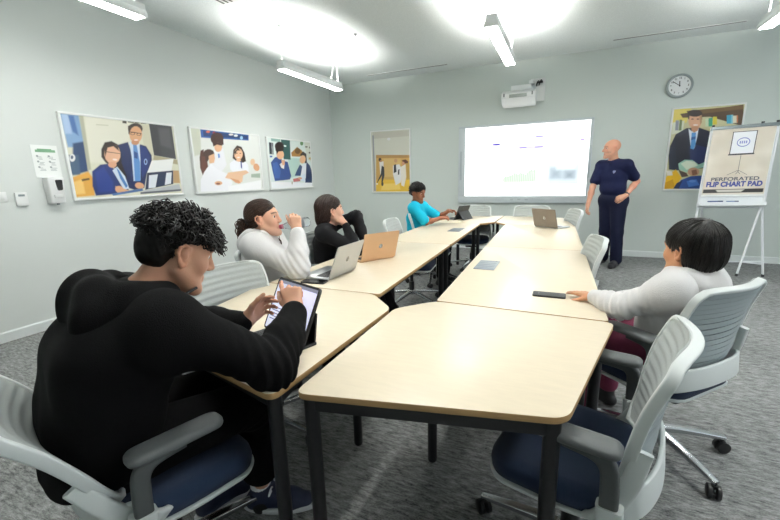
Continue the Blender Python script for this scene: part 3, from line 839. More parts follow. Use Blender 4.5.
ART_READER = [
 ('c8c49a',10,[-286,1166,1066,1073,1299,-129,-94,-128]),
 ('e2d06a',14,[-33,1036,254,1002,210,829,-23,817]),
 ('d8dcc8',10,[3,840,177,855,171,713,11,696]),
 ('4a3622',5,[99,941,982,995,1030,741,543,881,142,892]),
 ('6a5230',6,[187,971,983,986,991,945,225,918]),
 ('8a8f98',4,[44,866,94,864,102,740,54,742]),
 ('6a7a50',4,[102,870,140,868,149,737,108,739]),
 ('d8c83c',4,[585,879,640,876,657,783,593,786]),
 ('3a9a78',4,[523,864,583,870,597,763,540,766]),
 ('c8d8b8',4,[479,862,523,864,540,766,495,768]),
 ('3aa0c0',4,[775,886,842,887,856,784,793,787]),
 ('80c8d8',4,[837,887,864,886,878,783,851,784]),
 ('e0dac0',4,[861,875,920,873,936,787,877,788]),
 ('c87850',3,[911,878,930,877,946,791,927,792]),
 ('1c2234',8,[7,550,71,693,221,762,409,760,573,706,643,550,679,264,158,238,34,253,1,428]),
 ('222d55',8,[302,539,370,561,476,533,608,504,642,313,350,332]),
 ('161a28',10,[64,645,230,710,334,345,148,300]),
 ('e8ecf2',4,[251,756,310,718,402,749,398,655,379,508,326,514]),
 ('5a98d0',4,[307,702,370,703,388,560,370,494,321,510]),
 ('2c5c98',3,[310,647,375,656,377,623,310,611]),
 ('d6a484',7,[429,841,427,795,407,758,371,739,327,741,284,764,250,804,233,852,235,898,256,934,292,953,335,950,378,927,411,888]),
 ('c48e6e',5,[291,778,398,773,394,726,341,700,302,730]),
 ('2a1c16',6,[425,929,417,912,390,899,348,893,299,896,253,906,220,923,206,942,214,960,242,973,285,978,334,975,379,965,411,948]),
 ('2a1c16',5,[210,935,239,933,245,863,226,875]),
 ('2a1c16',5,[401,924,423,922,435,852,416,865]),
 ('f4e4dc',3,[386,792,383,788,373,785,359,784,342,785,327,788,316,791,311,796,314,800,324,802,339,803,355,803,371,800,382,796]),
 ('4a3028',2,[311,866,309,863,304,861,296,860,287,861,279,862,273,865,270,868,272,871,277,873,285,874,294,874,302,872,308,869]),
 ('4a3028',2,[391,862,390,859,385,857,377,856,368,856,360,858,354,861,351,864,353,867,358,869,366,870,375,869,383,868,389,865]),
 ('b08a68',5,[385,902,420,911,436,817,417,795]),
 ('9ac8b4',5,[168,324,256,371,374,363,477,305,607,350,624,284,485,256,312,210,192,250]),
 ('d8e4d0',6,[204,323,287,358,407,343,468,293,306,242]),
 ('c89a7c',5,[501,214,497,191,475,172,442,162,403,163,366,174,338,193,325,217,330,241,352,259,385,269,424,268,461,257,489,237]),
 ('8a5c46',3,[381,233,453,244,480,182,406,171]),
 ('4a3830',5,[181,245,313,203,349,160,247,149]),
 ('e8b822',5,[-4,1,4,153,141,251,248,144,150,-1]),
 ('d09a18',6,[-15,77,115,126,161,25,6,-5]),
 ('e8e4d8',4,[0,241,84,227,107,176,22,173]),
 ('2a4a8c',6,[211,-1,238,112,379,160,581,168,613,-16]),
 ('4a7ac8',5,[330,98,473,121,530,46,372,23]),
 ('1a2448',4,[140,5,184,75,268,111,226,-1]),
 ('6a98d8',3,[472,96,468,89,454,83,433,80,410,80,388,84,372,90,365,98,369,105,383,111,404,114,428,114,449,110,465,104]),
]
M_PFRAME = mat('picture_frame_white', 'eceeec', 0.4)
def picture(side, a0, a1, z0, z1, art, label, nx=170):
    """side 'left' (x = 0 wall, a = y) or 'far' (y = 0 wall, a = x)"""
    d = 0.03
    if side == 'left':
        ac = (a0 + a1) / 2
        P = lambda off, a, z: (off, a, z)
        du = (0, 1, 0); loc = (0, ac, (z0 + z1) / 2)
    else:
        P = lambda off, a, z: (a, -off, z)
        du = (1, 0, 0); loc = ((a0 + a1) / 2, 0, (z0 + z1) / 2)
    t = thing('framed_picture', label, 'picture', loc, 0, 'framed school photographs')
    mb = MB(); w = 0.022
    for (b0, b1, y0, y1) in ((a0, a1, z0, z0 + w), (a0, a1, z1 - w, z1), (a0, a0 + w, z0 + w, z1 - w), (a1 - w, a1, z0 + w, z1 - w)):
        q0 = P(0.0, b0, y0); q1 = P(d + 0.006, b1, y1)
        mb.box([(q0[i] + q1[i]) / 2 for i in range(3)], [abs(q1[i] - q0[i]) for i in range(3)], None, 0.003)
    mb.build('picture_frame', M_PFRAME, t)
    q0 = P(0.0, a0 + w, z0 + w); q1 = P(d - 0.002, a1 - w, z1 - w)
    MB().box([(q0[i] + q1[i]) / 2 for i in range(3)], [abs(q1[i] - q0[i]) for i in range(3)]).build('backing', M_PFRAME, t)
    print_mesh('print', art, a1 - a0 - 2 * w, z1 - z0 - 2 * w, P(d, a0 + w, z0 + w), du, (0, 0, 1), t, nx)
picture('left', -4.85, -3.63, 1.19, 2.03, ART_DUET, 'framed picture of two students in blazers at a keyboard', 230)
picture('left', -3.43, -2.17, 1.185, 2.035, ART_CLASS, 'framed picture of three students in white shirts at a table', 180)
picture('left', -2.01, -0.81, 1.18, 2.025, ART_PAIR, 'framed picture of two students in navy jackets talking', 160)
picture('far', 0.90, 1.74, 1.035, 2.222, ART_GYM, 'tall framed picture of a game in a sports hall', 130)
picture('far', 5.80, 6.64, 1.04, 2.215, ART_READER, 'tall framed picture of a boy in blazer reading a book', 150)

# ================================================================== interactive screen
t = thing('projection_screen', 'large lit white projection screen with green chart on the far wall', 'screen', (3.735, 0, 1.5))
X0, X1, Z0, Z1 = 2.67, 4.805, 0.845, 2.175
A0, A1, B0, B1 = 2.79, 4.762, 0.965, 2.137
M_SCF = mat('screen_frame', 'cdd5d8', 0.35)
mb = MB()
for (a, b, c, d) in ((X0, X1, Z0, B0), (X0, X1, B1, Z1), (X0, A0, B0, B1), (A1, X1, B0, B1)):
    mb.box(((a + b) / 2, -0.03, (c + d) / 2), (b - a, 0.06, d - c), None, 0.006)
mb.build('screen_frame', M_SCF, t)
ART_SCREEN = [('ffffff', 10, [-50, -50, 1050, -50, 1050, 1050, -50, 1050]),
 ('f4f4fa', 4, [0, 900, 1000, 900, 1000, 905, 0, 905])]
def bar(c, x0, y0, x1, y1, s=4): ART_SCREEN.append((c, s, [x0, y0, x1, y0, x1, y1, x0, y1]))
bar('ebe8f4', 50, 790, 110, 800); bar('efecf6', 30, 655, 100, 662); bar('f0eef6', 30, 725, 180, 733)
bar('9d94c8', 240, 728, 305, 762, 8); bar('8078b4', 262, 738, 300, 754, 6)
bar('c8c4e0', 450, 665, 660, 700, 10); bar('aaa4d2', 470, 672, 520, 694, 8); bar('aaa4d2', 590, 672, 655, 694, 8)
bar('b8b4cc', 588, 806, 655, 838, 8); bar('c8c8d4', 850, 812, 868, 826, 6); bar('c8c8d4', 898, 812, 918, 826, 6); bar('b4a8d0', 930, 735, 965, 765, 8)
bar('d8d8e6', 640, 415, 665, 432, 6)
gh = [80, 95, 90, 110, 105, 125, 150, 130, 120, 170, 140, 128, 120, 150, 165, 190, 170, 215]
for i, h in enumerate(gh): bar('c0ecc0', 338 + i * 15, 195, 353 + i * 15, 195 + h, 5)
bar('d6dadd', 702, 165, 938, 500, 6); bar('c2c8cc', 712, 170, 930, 420, 30); bar('b2babf', 730, 250, 800, 360, 40); bar('dfe3e4', 780, 380, 900, 470, 40); bar('a8b0b6', 840, 240, 900, 330, 40); bar('cfd5d8', 705, 170, 935, 220, 30)
ART_SCREEN = [(c if c == 'ffffff' else '%02x%02x%02x' % tuple(max(0, int(255 - (255 - int(c[i:i + 2], 16)) * 1.7)) for i in (0, 2, 4)), s, p) for (c, s, p) in ART_SCREEN]
M_SCR = mat('lit_screen', 'ffffff', 0.5, attr='ink', emit=1.15)
print_mesh('screen_image', ART_SCREEN, A1 - A0, B1 - B0, (A0, -0.045, B0), (1, 0, 0), (0, 0, 1), t, 200, M_SCR)
M_SBT = mat('screen_buttons', 'b6c0c4', 0.4)
for x in (3.74, 3.62, 3.86): MB().box((x, -0.062, 0.905), (0.05, 0.004, 0.018), None, 0.001).build('frame_button', M_SBT, t)
for x in (2.72, 4.78): MB().box((x, -0.062, 1.5), (0.03, 0.004, 0.5), None, 0.001).build('side_strip', M_SBT, t)

# ================================================================== short throw projector on its wall arm
t = thing('projector', 'white short-throw projector on a wall bracket above the screen', 'projector', (3.78, -0.25, 2.5))
mb = MB(); vs = []
# body: wedge, its underside tilted towards the wall
prof = [(-0.05, 2.50), (-0.06, 2.62), (-0.16, 2.665), (-0.34, 2.655), (-0.43, 2.60), (-0.435, 2.53), (-0.36, 2.455), (-0.16, 2.43)]
for x in (3.44, 3.46, 3.92, 3.94):
    k = 0.96 if x in (3.44, 3.94) else 1.0
    cy = -0.25; cz = 2.55; dz = -0.03
    for (y, z) in prof: vs.append((x, cy + (y - cy) * k, cz + dz + (z - cz) * k))
n = len(prof); fs = [(i * n + j, i * n + (j + 1) % n, (i + 1) * n + (j + 1) % n, (i + 1) * n + j) for i in range(3) for j in range(n)]
fs += [tuple(range(n)), tuple(3 * n + j for j in range(n))]
mb.add(vs, fs); mb.build('body', M_WHITE, t)
MB().box((3.69, -0.440, 2.53), (0.26, 0.006, 0.05), None, 0.002).build('lens_window', mat('projector_glass', '9fa6a0', 0.15), t)
MB().box((3.48, -0.436, 2.55), (0.02, 0.008, 0.05), None, 0.002).box((3.90, -0.436, 2.55), (0.02, 0.008, 0.05), None, 0.002).build('vent_grille', M_GREYP, t)
MB().box((3.72, -0.21, 2.665), (0.30, 0.26, 0.07), None, 0.006).build('arm_cover', M_WHITE, t)
MB().box((3.95, -0.02, 2.66), (0.22, 0.04, 0.34), None, 0.004).build('wall_plate', M_WHITE, t)
MB().box((3.86, -0.12, 2.755), (0.07, 0.2, 0.05), None, 0.006).build('support_arm', M_WHITE, t)
mb = MB()
for (x, z) in ((3.96, 2.765), (4.00, 2.775)): mb.tube(spline([(x, -0.05, z), (x, -0.10, z + 0.01), (x - 0.02, -0.12, z - 0.03), (x - 0.03, -0.06, z - 0.05)], 6), 0.011, 8)
mb.box((3.98, -0.06, 2.765), (0.09, 0.05, 0.03), None, 0.004)
mb.build('cable_plug', M_DARK, t)

# ================================================================== wall clock
t = thing('wall_clock', 'round grey-rimmed wall clock with black hands near ten to twelve', 'clock', (5.85, 0, 2.51))
R_ = 0.162; c = (5.85, 0, 2.51)
MB().lathe([(0, 0), (R_, 0), (R_, -0.035), (R_ - 0.012, -0.045), (R_ - 0.028, -0.042), (R_ - 0.032, -0.030), (0, -0.030)], c, 48, 'Y').build('clock_rim', mat('clock_rim', '96a0a0', 0.35), t)
MB().lathe([(0, -0.029), (R_ - 0.031, -0.029), (R_ - 0.031, -0.032), (0, -0.032)], c, 48, 'Y').build('clock_face', mat('clock_face', 'eef0f0', 0.5), t)
M_INK = mat('black_ink', '24282a', 0.6)
for h in range(1, 13):
    a = PI / 2 - h * PI / 6
    M = Matrix.Translation((c[0] + 0.104 * math.cos(a), -0.0335, c[2] + 0.104 * math.sin(a))) @ Matrix.Rotation(PI / 2, 4, 'X')
    text_mesh('hour_numeral', str(h), 0.034, M_INK, M, t, 0.0005, 0.001)
def hand(name, ang, L, w, y):
    a = PI / 2 - ang
    d = Vector((math.cos(a), 0, math.sin(a)))
    mid = Vector((c[0], y, c[2])) + d * (L / 2 - 0.012)
    MB().box(mid, (L, 0.002, w), Matrix.Rotation(-a, 4, 'Y')).build(name, M_INK, t)
hand('hour_hand', 2 * PI * (11 + 51 / 60) / 12, 0.075, 0.011, -0.036)
hand('minute_hand', 2 * PI * 51 / 60, 0.108, 0.008, -0.039)
MB().lathe([(0, -0.032), (0.008, -0.032), (0.007, -0.042), (0, -0.042)], c, 16, 'Y').build('hand_pin', M_INK, t)

# ================================================================== left wall fittings
M_PAPER = mat('paper', 'eef1ef', 0.7)
t = thing('notice_sheet', 'white hand-washing notice with green heading taped above the dispenser', 'notice', (0, -5.0, 1.57))
MB().box((0.0015, -5.0, 1.565), (0.003, 0.205, 0.292)).build('sheet', M_PAPER, t)
mb = MB()
mb.box((0.0035, -4.995, 1.658), (0.001, 0.155, 0.022), None, 0)
mb.box((0.0035, -5.0, 1.672), (0.001, 0.11, 0.012), None, 0)
mb.build('heading', mat('green_ink', '7fae8a', 0.7), t)
rr = random.Random(3); M_GINK = mat('grey_ink', 'a3abab', 0.7)
for r in range(3):
    for q in range(2):
        mb = MB()
        cy = -5.045 + q * 0.09; cz = 1.605 - r * 0.05
        for k in range(3): mb.box((0.0035, cy + rr.uniform(-.012, .012), cz - k * 0.011), (0.001, 0.035 + rr.uniform(-.01, .015), 0.004))
        mb.lathe([(0, 0), (0.009, 0), (0.009, 0.001), (0, 0.001)], (0.003, cy - 0.02, cz + 0.008), 10, 'X')
        mb.build('small_print', M_GINK, t)
t = thing('soap_dispenser', 'white hand sanitiser dispenser with dark window on the left wall', 'dispenser', (0, -4.99, 1.3))
mb = MB()
b = bmesh.new(); bmesh.ops.create_cube(b, size=1)
for v in b.verts: v.co = Vector(((v.co.x + .5) * (0.105 if v.co.z > 0 else 0.085), v.co.y * (0.135 if v.co.z > 0 else 0.115), v.co.z * 0.245))
bmesh.ops.bevel(b, geom=list(b.edges), offset=0.016, segments=3, profile=0.5, affect='EDGES')
mb.bm(b, Matrix.Translation((0, -5.003, 1.30))); mb.build('housing', M_WHITE, t)
mb = MB(); P = rounded([(-0.03, 0.05), (0.03, 0.05), (0.022, -0.045), (-0.018, -0.05)], 0.012, 3); k = len(P)
vs = [(xx, -4.985 + y, 1.345 + z) for xx in (0.098, 0.104) for (y, z) in P]
mb.add(vs, [(i, (i + 1) % k, k + (i + 1) % k, k + i) for i in range(k)] + [tuple(range(k)), tuple(range(k, 2 * k))])
mb.build('level_window', M_DARK, t)
MB().cyl((0.06, -5.003, 1.165), (0.06, -5.003, 1.185), 0.012).build('nozzle', M_GREYP, t)
MB().box((0.094, -5.003, 1.245), (0.012, 0.07, 0.03), None, 0.005).build('push_bar', M_WHITE, t)
t = thing('thermostat', 'small white thermostat with grey display beside the light switch', 'thermostat', (0, -5.25, 1.23))
MB().box((0.012, -5.25, 1.233), (0.024, 0.085, 0.118), None, 0.004).build('housing', M_WHITE, t)
MB().box((0.0245, -5.25, 1.265), (0.002, 0.045, 0.018)).build('display', mat('lcd', '7e8b90', 0.3), t)
t = thing('light_switch', 'white light switch plate at the photo left border', 'switch', (0, -5.42, 1.26))
MB().box((0.005, -5.42, 1.258), (0.01, 0.15, 0.086), None, 0.003).build('plate', M_WHITE, t)
for k in (-1, 1): MB().box((0.012, -5.42 + k * 0.033, 1.258), (0.008, 0.05, 0.05), Matrix.Rotation(0.08, 4, 'Y'), 0.002).build('rocker', M_WHITE, t)

# ================================================================== flip chart easel
def easel():
    t = thing('flip_chart_easel', 'white flip chart easel standing in front of the boy picture', 'easel', (6.43, -0.8, 0))
    A = Vector((6.475, -0.60, 1.86)); tilt = Vector((-0.075, -0.17, -0.97)).normalized()   # board's downward direction
    rt = Vector((0.985, -0.06, 0.02)).normalized()
    nrm = rt.cross(-tilt).normalized()
    if nrm.y > 0: nrm = -nrm
    BW, BH = 0.655, 1.0
    TL = A - rt * BW / 2; TR = A + rt * BW / 2
    def at(u, d, o=0.0): return A + rt * u + tilt * d + nrm * o
    def slab(name, u0, u1, d0, d1, o0, o1, m, par=t):
        vs = [at(u, d, o) for o in (o0, o1) for (u, d) in ((u0, d0), (u1, d0), (u1, d1), (u0, d1))]
        return MB().add(vs, [(0, 1, 2, 3), (4, 5, 6, 7), (0, 1, 5, 4), (1, 2, 6, 5), (2, 3, 7, 6), (3, 0, 4, 7)]).build(name, m, par)
    slab('board', -BW / 2, BW / 2, 0, BH, -0.012, 0, M_WHITEM)
    for u in (-BW / 2, BW / 2): MB().tube([at(u, -0.01, -0.004), at(u, BH + 0.02, -0.004)], 0.014, 10).build('board_rail', M_WHITEM, t)
    slab('clamp_bar', -BW / 2 - 0.01, BW / 2 + 0.01, -0.012, 0.028, 0.0, 0.03, mat('clamp_grey', '7c8486', 0.35, metal=0.6))
    for u in (-BW / 2 + 0.01, BW / 2 - 0.02, BW / 2 - 0.16):
        p = at(u, -0.022, 0.012)
        MB().cyl(p + Vector((0, 0, -0.012)), p + Vector((0, 0, 0.016)), 0.016, n=12).build('clamp_knob', M_DARK, t)
    # tray
    slab('tray', -BW / 2, BW / 2, BH - 0.01, BH + 0.012, 0.0, 0.085, M_WHITEM)
    slab('tray_lip', -BW / 2, BW / 2, BH - 0.035, BH + 0.012, 0.08, 0.088, M_WHITEM)
    # legs: two front legs carrying on from the board, crossed brace, two rear legs
    fl0, fr0 = at(-BW / 2 + 0.01, BH - 0.05, -0.02), at(BW / 2 - 0.01, BH - 0.05, -0.02)
    fl1, fr1 = Vector((6.07, -1.02, 0.012)), Vector((6.515, -0.98, 0.012))
    rl1, rr1 = Vector((6.25, -0.36, 0.012)), Vector((6.80, -1.02, 0.012))
    for (a, b) in ((fl0, Vector((5.98, -0.98, 0.012))), (fr0, fr1), (at(BW / 2 - 0.02, BH * 0.9, -0.03), Vector((6.79, -0.93, 0.012))), (at(-BW / 2 + 0.03, 0.5, -0.03), Vector((6.24, -0.38, 0.012)))):
        l = MB().tube([a, b], 0.0125, 10).build('leg', M_WHITEM, t)
        MB().cyl(b - Vector((0, 0, 0.012)), b + Vector((0, 0, 0.02)), 0.016, n=12).build('foot', M_DARK, l)
    q = 0.82
    class XB:
        def tube(self, p, r, n): MB().tube(p, r, n).build('cross_bar', M_WHITEM, t)
    mb = XB()
    mb.tube([fl0.lerp(Vector((5.98, -0.98, 0.012)), 0.08), fr0.lerp(fr1, 0.08)], 0.010, 8)
    mb.tube([fr0.lerp(fr1, q), at(BW / 2 - 0.02, BH * 0.9, -0.03).lerp(Vector((6.79, -0.93, 0.012)), q + .03)], 0.008, 8)
    mb.tube([Vector((5.98, -0.98, 0.012)).lerp(fl0, 0.15), at(BW / 2 - 0.02, BH * 0.9, -0.03).lerp(Vector((6.79, -0.93, 0.012)), q)], 0.008, 8)
    # the pad: its own thing, clamped to the board
    p = thing('flip_chart_pad', 'flip chart pad with beige printed cover clamped on the easel', 'pad', at(0, 0.5, 0.01))
    slab('paper_block', -BW / 2 + 0.012, BW / 2 - 0.022, 0.02, 0.885, 0.002, 0.018, M_PAPER, p)
    rr = random.Random(5); art = [('d9d0c0', 10, [-50, -50, 1050, -50, 1050, 1050, -50, 1050])]
    for k in range(36):
        x, y = rr.uniform(0, 1000), rr.uniform(0, 1000); w = rr.uniform(60, 200)
        art.append((rr.choice(['e2dbcd', 'd0c6b4', 'cfc7b8', 'dcd3c4', 'd6ccba']), int(w * 0.9), [x - w, y, x, y - w * .5, x + w, y, x, y + w * .5]))
    art += [('ded9cd', 4, [-10, -10, 1010, -10, 1010, 18, -10, 18]), ('1b1b1b', 4, [20, 30, 980, 30, 980, 88, 20, 88]),
            ('cfcbc0', 5, [265, 42, 640, 42, 690, 76, 225, 76])]
    cw, ch = BW - 0.04, 0.835
    du = rt; dv = -tilt
    org = at(-BW / 2 + 0.014, 0.03 + ch, 0.020)
    print_mesh('cover_print', art, cw, ch, org, du, dv, p, 90)
    def on(u, v, o=0.0215):
        return org + du * (u * cw) + dv * (v * ch) + nrm * (o - 0.020)
    Rm = Matrix((tuple(rt), tuple(-tilt), tuple(rt.cross(-tilt)))).transposed().to_4x4()
    def txt(name, s, u, v, size, m, bold=0.0, sx=1.0):
        text_mesh(name, s, size, m, Matrix.Translation(on(u, v)) @ Rm, p, 0.0006, bold, sx)
    txt('cover_lettering', 'PERFORATED', 0.5, 0.237, 0.062, mat('letter_grey', '4c4f58', 0.5), 0.0016, 1.28)
    txt('cover_lettering', 'FLIP CHART PAD', 0.5, 0.158, 0.086, mat('letter_blue', '35418c', 0.5), 0.0042, 0.86)
    # drawing of a tripod screen
    def quad(name, u0, v0, u1, v1, m, o=0.0215):
        vs = [on(u0, v0, o), on(u1, v0, o), on(u1, v1, o), on(u0, v1, o)]
        return MB().add(vs, [(0, 1, 2, 3)]).build(name, m, p, fix=False)
    mk = mat('drawing_black', '2b2b30', 0.5)
    quad('drawn_screen_border', 0.335, 0.60, 0.725, 0.955, mk, 0.0212)
    quad('drawn_screen', 0.35, 0.622, 0.71, 0.945, mat('drawing_white', 'eef0f4', 0.5), 0.0216)
    quad('drawn_screen_bar', 0.32, 0.60, 0.735, 0.618, mk, 0.0218)
    vs = [on(0.53 + 0.105 * math.cos(a * PI / 16), 0.79 + 0.07 * math.sin(a * PI / 16), 0.022) for a in range(32)]
    vs2 = [on(0.53 + 0.090 * math.cos(a * PI / 16), 0.79 + 0.057 * math.sin(a * PI / 16), 0.022) for a in range(32)]
    lb = mat('drawing_logo', '7c86c4', 0.5)
    MB().add(vs + vs2, [(a, (a + 1) % 32, 32 + (a + 1) % 32, 32 + a) for a in range(32)]).build('oval_logo', lb, p, fix=False)
    mb = MB()
    for k in range(4): mb.add([on(0.47 + k * 0.033, 0.77, .022), on(0.49 + k * 0.033, 0.77, .022), on(0.49 + k * 0.033, 0.81, .022), on(0.47 + k * 0.033, 0.81, .022)], [(0, 1, 2, 3)])
    mb.build('logo_marks', lb, p, fix=False)
    mb = MB()
    for (u0, v0, u1, v1) in ((0.53, 0.60, 0.53, 0.34), (0.53, 0.37, 0.36, 0.30), (0.53, 0.37, 0.68, 0.30), (0.53, 0.35, 0.50, 0.31), (0.53, 0.35, 0.57, 0.31)):
        mb.tube([on(u0, v0, .0205), on(u1, v1, .0205)], 0.0022, 6)
    mb.build('drawn_tripod', mk, p)
    # markers on the tray
    for (u0, u1, c_, lab) in ((-0.24, -0.085, '23407e', 'dark blue marker pen lying on the easel tray'), (-0.05, 0.07, '5c7ba8', 'slim grey-blue marker pen lying on the easel tray')):
        a, b = at(u0, BH - 0.045, 0.040), at(u1, BH - 0.045, 0.045)
        r = 0.011 if u0 < -0.1 else 0.008
        mk_ = thing('marker_pen', lab, 'marker', a.lerp(b, 0.5), 0, 'marker pens on the easel tray')
        MB().tube([a, a.lerp(b, 0.66)], r, 10).build('barrel', mat('marker_' + c_, c_, 0.4), mk_)
        MB().tube([a.lerp(b, 0.66), b.lerp(a, 0.02), b], [r * 1.12, r * 1.05, r * 0.8], 10).build('cap', mat('marker_cap_' + c_, '2a3c66', 0.4), mk_)
easel()

# ================================================================== things on the tables
M_ALU = mat('silver_aluminium', 'c3c6c8', 0.32, metal=0.75)
M_GOLD = mat('gold_aluminium', 'd3ad88', 0.4, metal=0.35)
M_TAUPE = mat('taupe_aluminium', '8e857c', 0.4, metal=0.5)
M_KEY = mat('keys_black', '1c1d20', 0.5)
M_SCRD = mat('screen_glass_dim', 'c8d4e4', 0.2, emit=0.35)
def laptop(h0, h1, open_deg, label, lid_m, W=0.305, D=0.215, key_m=M_KEY, base_m=None):
    """h0 -> h1: hinge line, keyboard on its left-hand side"""
    a = Vector((*h0, 0)); b = Vector((*h1, 0)); c = (a + b) / 2
    u = (b - a).normalized()
    rz = math.atan2(u.y, u.x)
    t = thing('laptop', label, 'laptop', (c.x, c.y, TZ), rz, 'laptops on the tables')
    WM[t.name] = Matrix()          # local coordinates: x along the hinge, +y towards the user
    base_m = base_m or lid_m
    mb = MB().prism(rounded([(-W / 2, 0.0), (W / 2, 0.0), (W / 2, D), (-W / 2, D)], 0.012, 4), 0.001, 0.013, 0.003)
    mb.build('base', base_m, t)
    mb = MB()
    for r in range(5):
        n = 13 if r < 4 else 7
        for k in range(n):
            w = (W - 0.05) / n
            ww = w if not (r == 4 and k == 3) else w * 1.0
            mb.box((-W / 2 + 0.025 + (k + 0.5) * w, 0.028 + r * 0.019, 0.0138), (ww - 0.003, 0.016, 0.0016))
    mb.build('keyboard', key_m, t)
    MB().box((0, D - 0.048, 0.0132), (0.10, 0.066, 0.0008)).build('trackpad', base_m, t)
    al = math.radians(180 - open_deg)       # lid tilts back past the hinge
    M = Matrix.Translation((0, 0.002, 0.013)) @ Matrix.Rotation(-math.radians(open_deg - 180) , 4, 'X') if False else None
    th = math.radians(open_deg)
    dirv = Vector((0, math.cos(th), math.sin(th))); nv = Vector((0, math.sin(th), -math.cos(th)))   # nv faces the user
    P = rounded([(-W / 2, 0.0), (W / 2, 0.0), (W / 2, D), (-W / 2, D)], 0.012, 4); k = len(P)
    o0 = Vector((0, -0.003, 0.012))
    vs = [o0 + Vector((x, 0, 0)) + dirv * y + nv * o for o in (0.0, -0.006) for (x, y) in P]
    lid = MB().add(vs, [(i, (i + 1) % k, k + (i + 1) % k, k + i) for i in range(k)] + [tuple(range(k)), tuple(range(k, 2 * k))]).build('lid', lid_m, t)
    vs = [o0 + Vector((x, 0, 0)) + dirv * y + nv * 0.0008 for (x, y) in ((-W / 2 + .008, .012), (W / 2 - .008, .012), (W / 2 - .008, D - .008), (-W / 2 + .008, D - .008))]
    MB().add(vs, [(0, 1, 2, 3)]).build('display', M_SCRD, lid, 0, fix=False)
    vs = [o0 + Vector((0.016 * math.cos(q * PI / 8), 0, 0)) + dirv * (D / 2 + 0.018 * math.sin(q * PI / 8)) + nv * -0.0066 for q in range(16)]
    tag(MB().add(vs, [tuple(range(16))]).build('lid_emblem', M_LOGO, lid, 0, fix=False), 'small dull round emblem')
    MB().cyl((-W / 2 + 0.02, -0.002, 0.012), (W / 2 - 0.02, -0.002, 0.012), 0.0055, n=10).build('hinge', base_m, t)
    return t
M_LOGO = mat('lid_emblem_grey', '9a9ea2', 0.25, metal=0.8)
laptop((3.165, -5.195), (3.175, -4.895), 112, 'silver laptop open before the girl with the bottle', M_ALU)
laptop((3.120, -4.705), (3.275, -4.435), 108, 'gold laptop open before the woman in black', M_GOLD)
laptop((4.16, -2.375), (4.40, -2.545), 108, 'grey laptop on the far corner table with its lid tilted', M_TAUPE, base_m=M_ALU)

def phone(x, y, rz, label, L=0.155, W=0.076):
    t = thing('smartphone', label, 'phone', (x, y, TZ), rz, 'phones lying on the tables')
    WM[t.name] = Matrix()
    MB().prism(rrect(L, W, 0.012, 4), 0.0, 0.0085, 0.002).build('case', M_DARK, t)
    MB().prism(rrect(L - 0.008, W - 0.008, 0.010, 4), 0.0085, 0.0091).build('screen', mat('phone_glass', '0a0b0d', 0.12), t)
    MB().box((-L / 2 + 0.03, 0, 0.0093), (0.006, 0.012, 0.0004)).build('speaker_slot', M_GREYP, t)
phone(4.395, -5.07, 0.0, 'black phone lying by the hand of the child in white')
phone(3.10, -5.245, 0.12, 'black phone lying beside the silver laptop')

def socket_plate(x, y, rz, label):
    t = thing('power_socket_plate', label, 'socket', (x, y, TZ), rz, 'socket plates set in the tables')
    WM[t.name] = Matrix()
    MB().prism(rrect(0.135, 0.27, 0.008, 3), 0.0, 0.004, 0.0015).build('plate', mat('socket_plate_grey', '7b858d', 0.35, metal=0.4), t)
    mb = MB()
    for k in range(5): mb.box((0, -0.1 + k * 0.05, 0.0043), (0.11, 0.004, 0.0008))
    mb.build('lid_groove', mat('socket_groove', '59626a', 0.5), t)
    MB().cyl((0.045, 0.12, 0.003), (0.045, 0.12, 0.0055), 0.006, n=10).build('latch', M_GREYP, t)
socket_plate(3.985, -4.49, 0.0, 'blue-grey socket plate on the long table near the child in white')
socket_plate(3.355, -2.86, 0.0, 'small dark socket plate on the table near the boy in cyan')

# dark tablet on a keyboard stand in front of the boy in cyan
def dark_tablet():
    t = thing('tablet_computer', 'dark tablet propped on its kickstand before the boy in cyan', 'tablet', (3.13, -1.78, TZ), math.radians(72))
    WM[t.name] = Matrix()      # +y towards the user
    MB().prism(rounded([(-0.14, 0.0), (0.14, 0.0), (0.14, 0.21), (-0.14, 0.21)], 0.01, 3), 0.0, 0.006, 0.001).build('keyboard_cover', M_DARK, t)
    th = math.radians(112); dv = Vector((0, math.cos(th), math.sin(th))); nv = Vector((0, math.sin(th), -math.cos(th)))
    P = rounded([(-0.145, 0.0), (0.145, 0.0), (0.145, 0.20), (-0.145, 0.20)], 0.01, 3); k = len(P)
    vs = [Vector((x, 0, 0.007)) + dv * y + nv * o for o in (0, -0.009) for (x, y) in P]
    MB().add(vs, [(i, (i + 1) % k, k + (i + 1) % k, k + i) for i in range(k)] + [tuple(range(k)), tuple(range(k, 2 * k))]).build('tablet_body', mat('tablet_dark', '2a2e33', 0.4), t)
    vs = [Vector((x, 0, 0.007)) + dv * y + nv * 0.0006 for (x, y) in ((-.135, .01), (.135, .01), (.135, .19), (-.135, .19))]
    MB().add(vs, [(0, 1, 2, 3)]).build('display', M_SCRD, t, 0, fix=False)
    a = Vector((0, 0, 0.007)) + dv * 0.12 - nv * 0.010
    vs = [a + Vector((-0.13, 0, 0)), a + Vector((0.13, 0, 0)), Vector((0.13, a.y - 0.075, 0.002)), Vector((-0.13, a.y - 0.075, 0.002))]
    vs += [v + Vector((0, -0.004, 0.002)) for v in vs]
    MB().add(vs, [(0, 1, 2, 3), (4, 5, 6, 7), (0, 1, 5, 4), (1, 2, 6, 5), (2, 3, 7, 6), (3, 0, 4, 7)]).build('kickstand', M_DARK, t)
dark_tablet()
# ================================================================== implicit surfaces for bodies, clothes and hair
def V3(*a): return np.array(a if len(a) > 1 else a[0], np.float64)
def unit(v):
    v = np.asarray(v, float); return v / (np.linalg.norm(v) + 1e-12)

